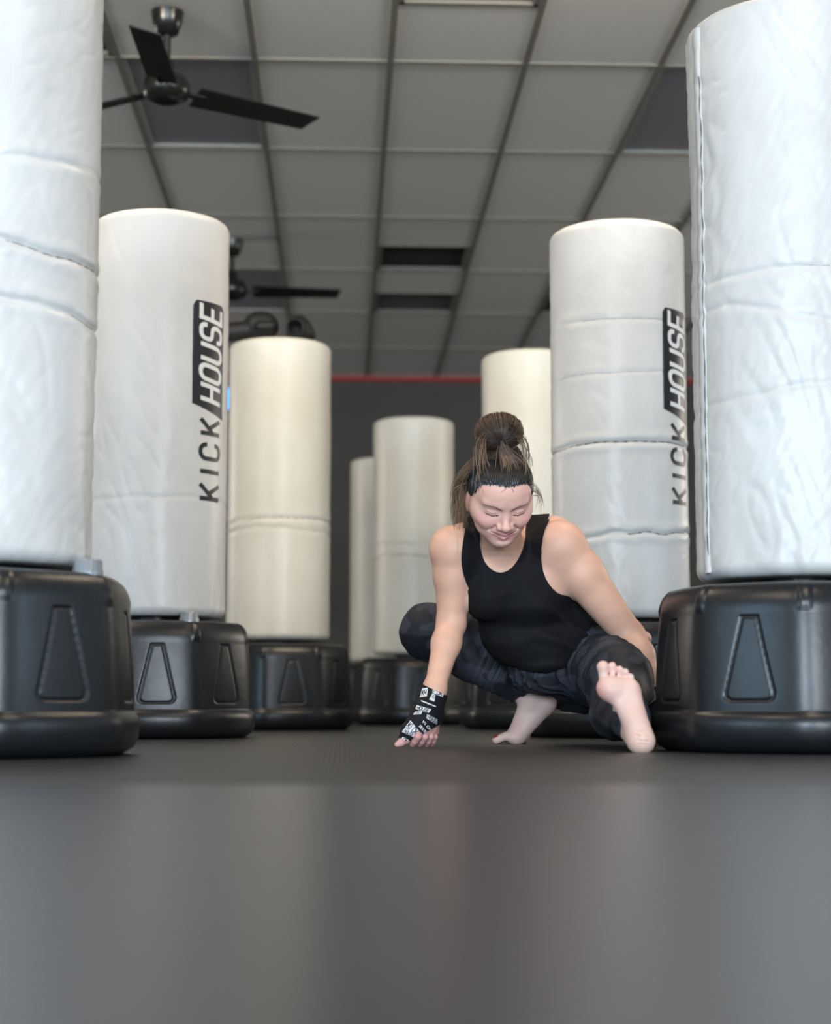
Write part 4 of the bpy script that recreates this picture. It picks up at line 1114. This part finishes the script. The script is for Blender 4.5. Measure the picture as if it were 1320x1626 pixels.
# the bun: strands leave the dark middle facing front and wrap over the ball
V, F = surface(lambda P: evalg([hell(BUN, (0.048, 0.040, 0.040), .01), cut(hell(BUN + [-.004, .042, -.004], (.012, .012, .010), .01), .01)], P), hw(BUN) - .08, hw(BUN) + .08, 0.0022)
bun_o = plink('hair_bun', V, F, M_hair, np.tile((0.02, 0.012, 0.010), (len(V), 1)), 'brown bun on top of the head')
ce = BUN + np.array((-0.004, 0.036, -0.006))
for k in range(1100):
    a = rnd.uniform(0, 2 * math.pi); ux, uz = math.cos(a), math.sin(a); e = rnd.uniform(0.96, 1.07)
    pts = []
    for q in range(13):
        s = q / 12; ph2 = math.radians(8 + 150 * s)
        rad = np.array((0.056, 0.045, 0.045)) * e * (1 + (0.05 * rnd.random() * s))
        dr = np.array((ux * math.sin(ph2), math.cos(ph2), uz * math.sin(ph2)))
        pts.append(hw(BUN + dr * rad + np.array((-.004, 0, -.004)) * (1 - s) + J(.0004)))
    c = rnd.random(); c0_ = (0.03, 0.016, 0.012); c1_ = BR if c < .75 else (0.20, 0.115, 0.065)
    strand(pts, rnd.uniform(0.0006, 0.0012), c0_, c1_)
for k in range(90):                                  # frizz hanging below the bun on both sides
    s = rnd.choice((-1, -1, 1)); x0 = s * rnd.uniform(0.01, 0.05)
    a = BUN + np.array((x0, rnd.uniform(0, .035), rnd.uniform(-.01, .02))); d = np.array((s * rnd.uniform(.035, .068), rnd.uniform(-.02, .05), rnd.uniform(.03, .09)))
    strand([hw(p) for p in bez(a, a + [s * .03, .01, .0], d + [s * .01, 0, .03] + J(.008), d + J(.014))], rnd.uniform(.0004, .0009), BR, GD if rnd.random() < .6 else BR)
for k in range(130):                                  # lighter locks falling from the middle of the bun over the front
    x1 = rnd.gauss(0.012, 0.016)
    d = scalp_pt(x1, rnd.uniform(.02, .055), 0.10) * 1.03
    strand([hw(p) for p in bez(ce + J(.005), ce + np.array((x1 * .4, .020, -.02)), np.array((x1 * .9, .045, .115)), d + J(.003), 12)], rnd.uniform(.0006, .0011), BR, GD if rnd.random() < .35 else BR)
flush('bun_strands', 'brown and golden strands wrapped around the bun')
# loose length hanging down at the left
for k in range(420):
    a = scalp_pt(-0.062 + rnd.uniform(-.012, .02), rnd.uniform(-.07, -.01), rnd.uniform(.03, .10)) * 1.03
    e = np.array((rnd.uniform(-.108, -.070), rnd.uniform(-.06, .0), rnd.uniform(-.10, -.02)))
    m1 = a + np.array((-.022, .0, -.01)) + J(.004); m2 = np.array((rnd.uniform(-.128, -.084), rnd.uniform(-.06, .0), .01)) + J(.009)
    strand([hw(p) for p in bez(a, m1, m2, e, 14)], rnd.uniform(.0005, .0010), (0.11, 0.07, 0.045), (0.30, 0.19, 0.125) if rnd.random() < .7 else GD)
flush('loose_hair', 'lighter brown loose hair hanging beside the face')
for k in range(16):                                   # wisps beside the other ear and on the forehead
    a = scalp_pt(0.075, rnd.uniform(.0, .03), rnd.uniform(.02, .05)); e = np.array((rnd.uniform(.082, .100), rnd.uniform(.0, .04), rnd.uniform(-.035, .01)))
    strand([hw(p) for p in bez(a, a + [.018, .0, -.005], e + [.008, .01, .02], e + J(.004), 12)], .0005, DK, (0.03, .02, .015))
for s, ex, ez in ((-1, -.026, .034), (1, .020, .036), (1, .014, .048), (-1, -.012, .05)):
    a = np.array((0.004, .070, .072))
    strand([hw(p) for p in bez(a, (s * .010, .086, .070), (ex, .083, .055), (ex, .080, ez), 12)], .00045, (0.05, .03, .025), (0.12, .07, .05))
flush('hair_wisps', 'thin wet wisps over the forehead and beside the ear')

# ------------------------------------------------------------------ boxing gloves on top of the cream bag
GB = np.array(bx(442, 7.53)) + np.array([0, 0, Z_TOP + 0.005])
def glove(name, M, off, label):
    M = np.array(M) * np.array([0.80, 0.95, 1.0]); MR = np.array(M) / np.linalg.norm(M, axis=0); off = GB + np.array(off)
    def w(p): return off + M @ np.array(p)
    pr = [ell(w((0.0, 0, 0.066)), (0.072, 0.056, 0.064), 0.02, MR), ell(w((0.045, 0.0, 0.056)), (0.048, 0.056, 0.054), 0.03, MR), cap(w((0.0, -.052, .05)), w((0.062, -.05, .048)), 0.023, 0.021, .006)]
    cf = [cap(w((-0.07, 0, 0.050)), w((-0.155, 0, 0.046)), 0.041, 0.043, .01), cut(ell(w((-0.19, 0, .046)), (.06, .032, .032), .01, MR), .004)]
    root = empty(name, tuple(off)); tag(root, label, 'boxing glove', 'black gloves on top of the cream bag')
    for nm, g in (('padding', pr), ('cuff', cf)):
        V, F = surface(lambda P: evalg(g, P), off - .24, off + .24, 0.005)
        link(nm, mesh_np(nm, V - off, F), M_glove, root)
    return root
def rotm(rz, ry): return Matrix.Rotation(math.radians(rz), 3, 'Z') @ Matrix.Rotation(math.radians(ry), 3, 'Y')
glove('boxing_glove', rotm(4, -6), (-0.085, -0.06, 0.012), 'black boxing glove lying with its cuff to the left on the cream bag')
glove('boxing_glove', rotm(84, 0), (0.085, -0.03, 0.0), 'black boxing glove lying at the right on the cream bag, end towards the camera')
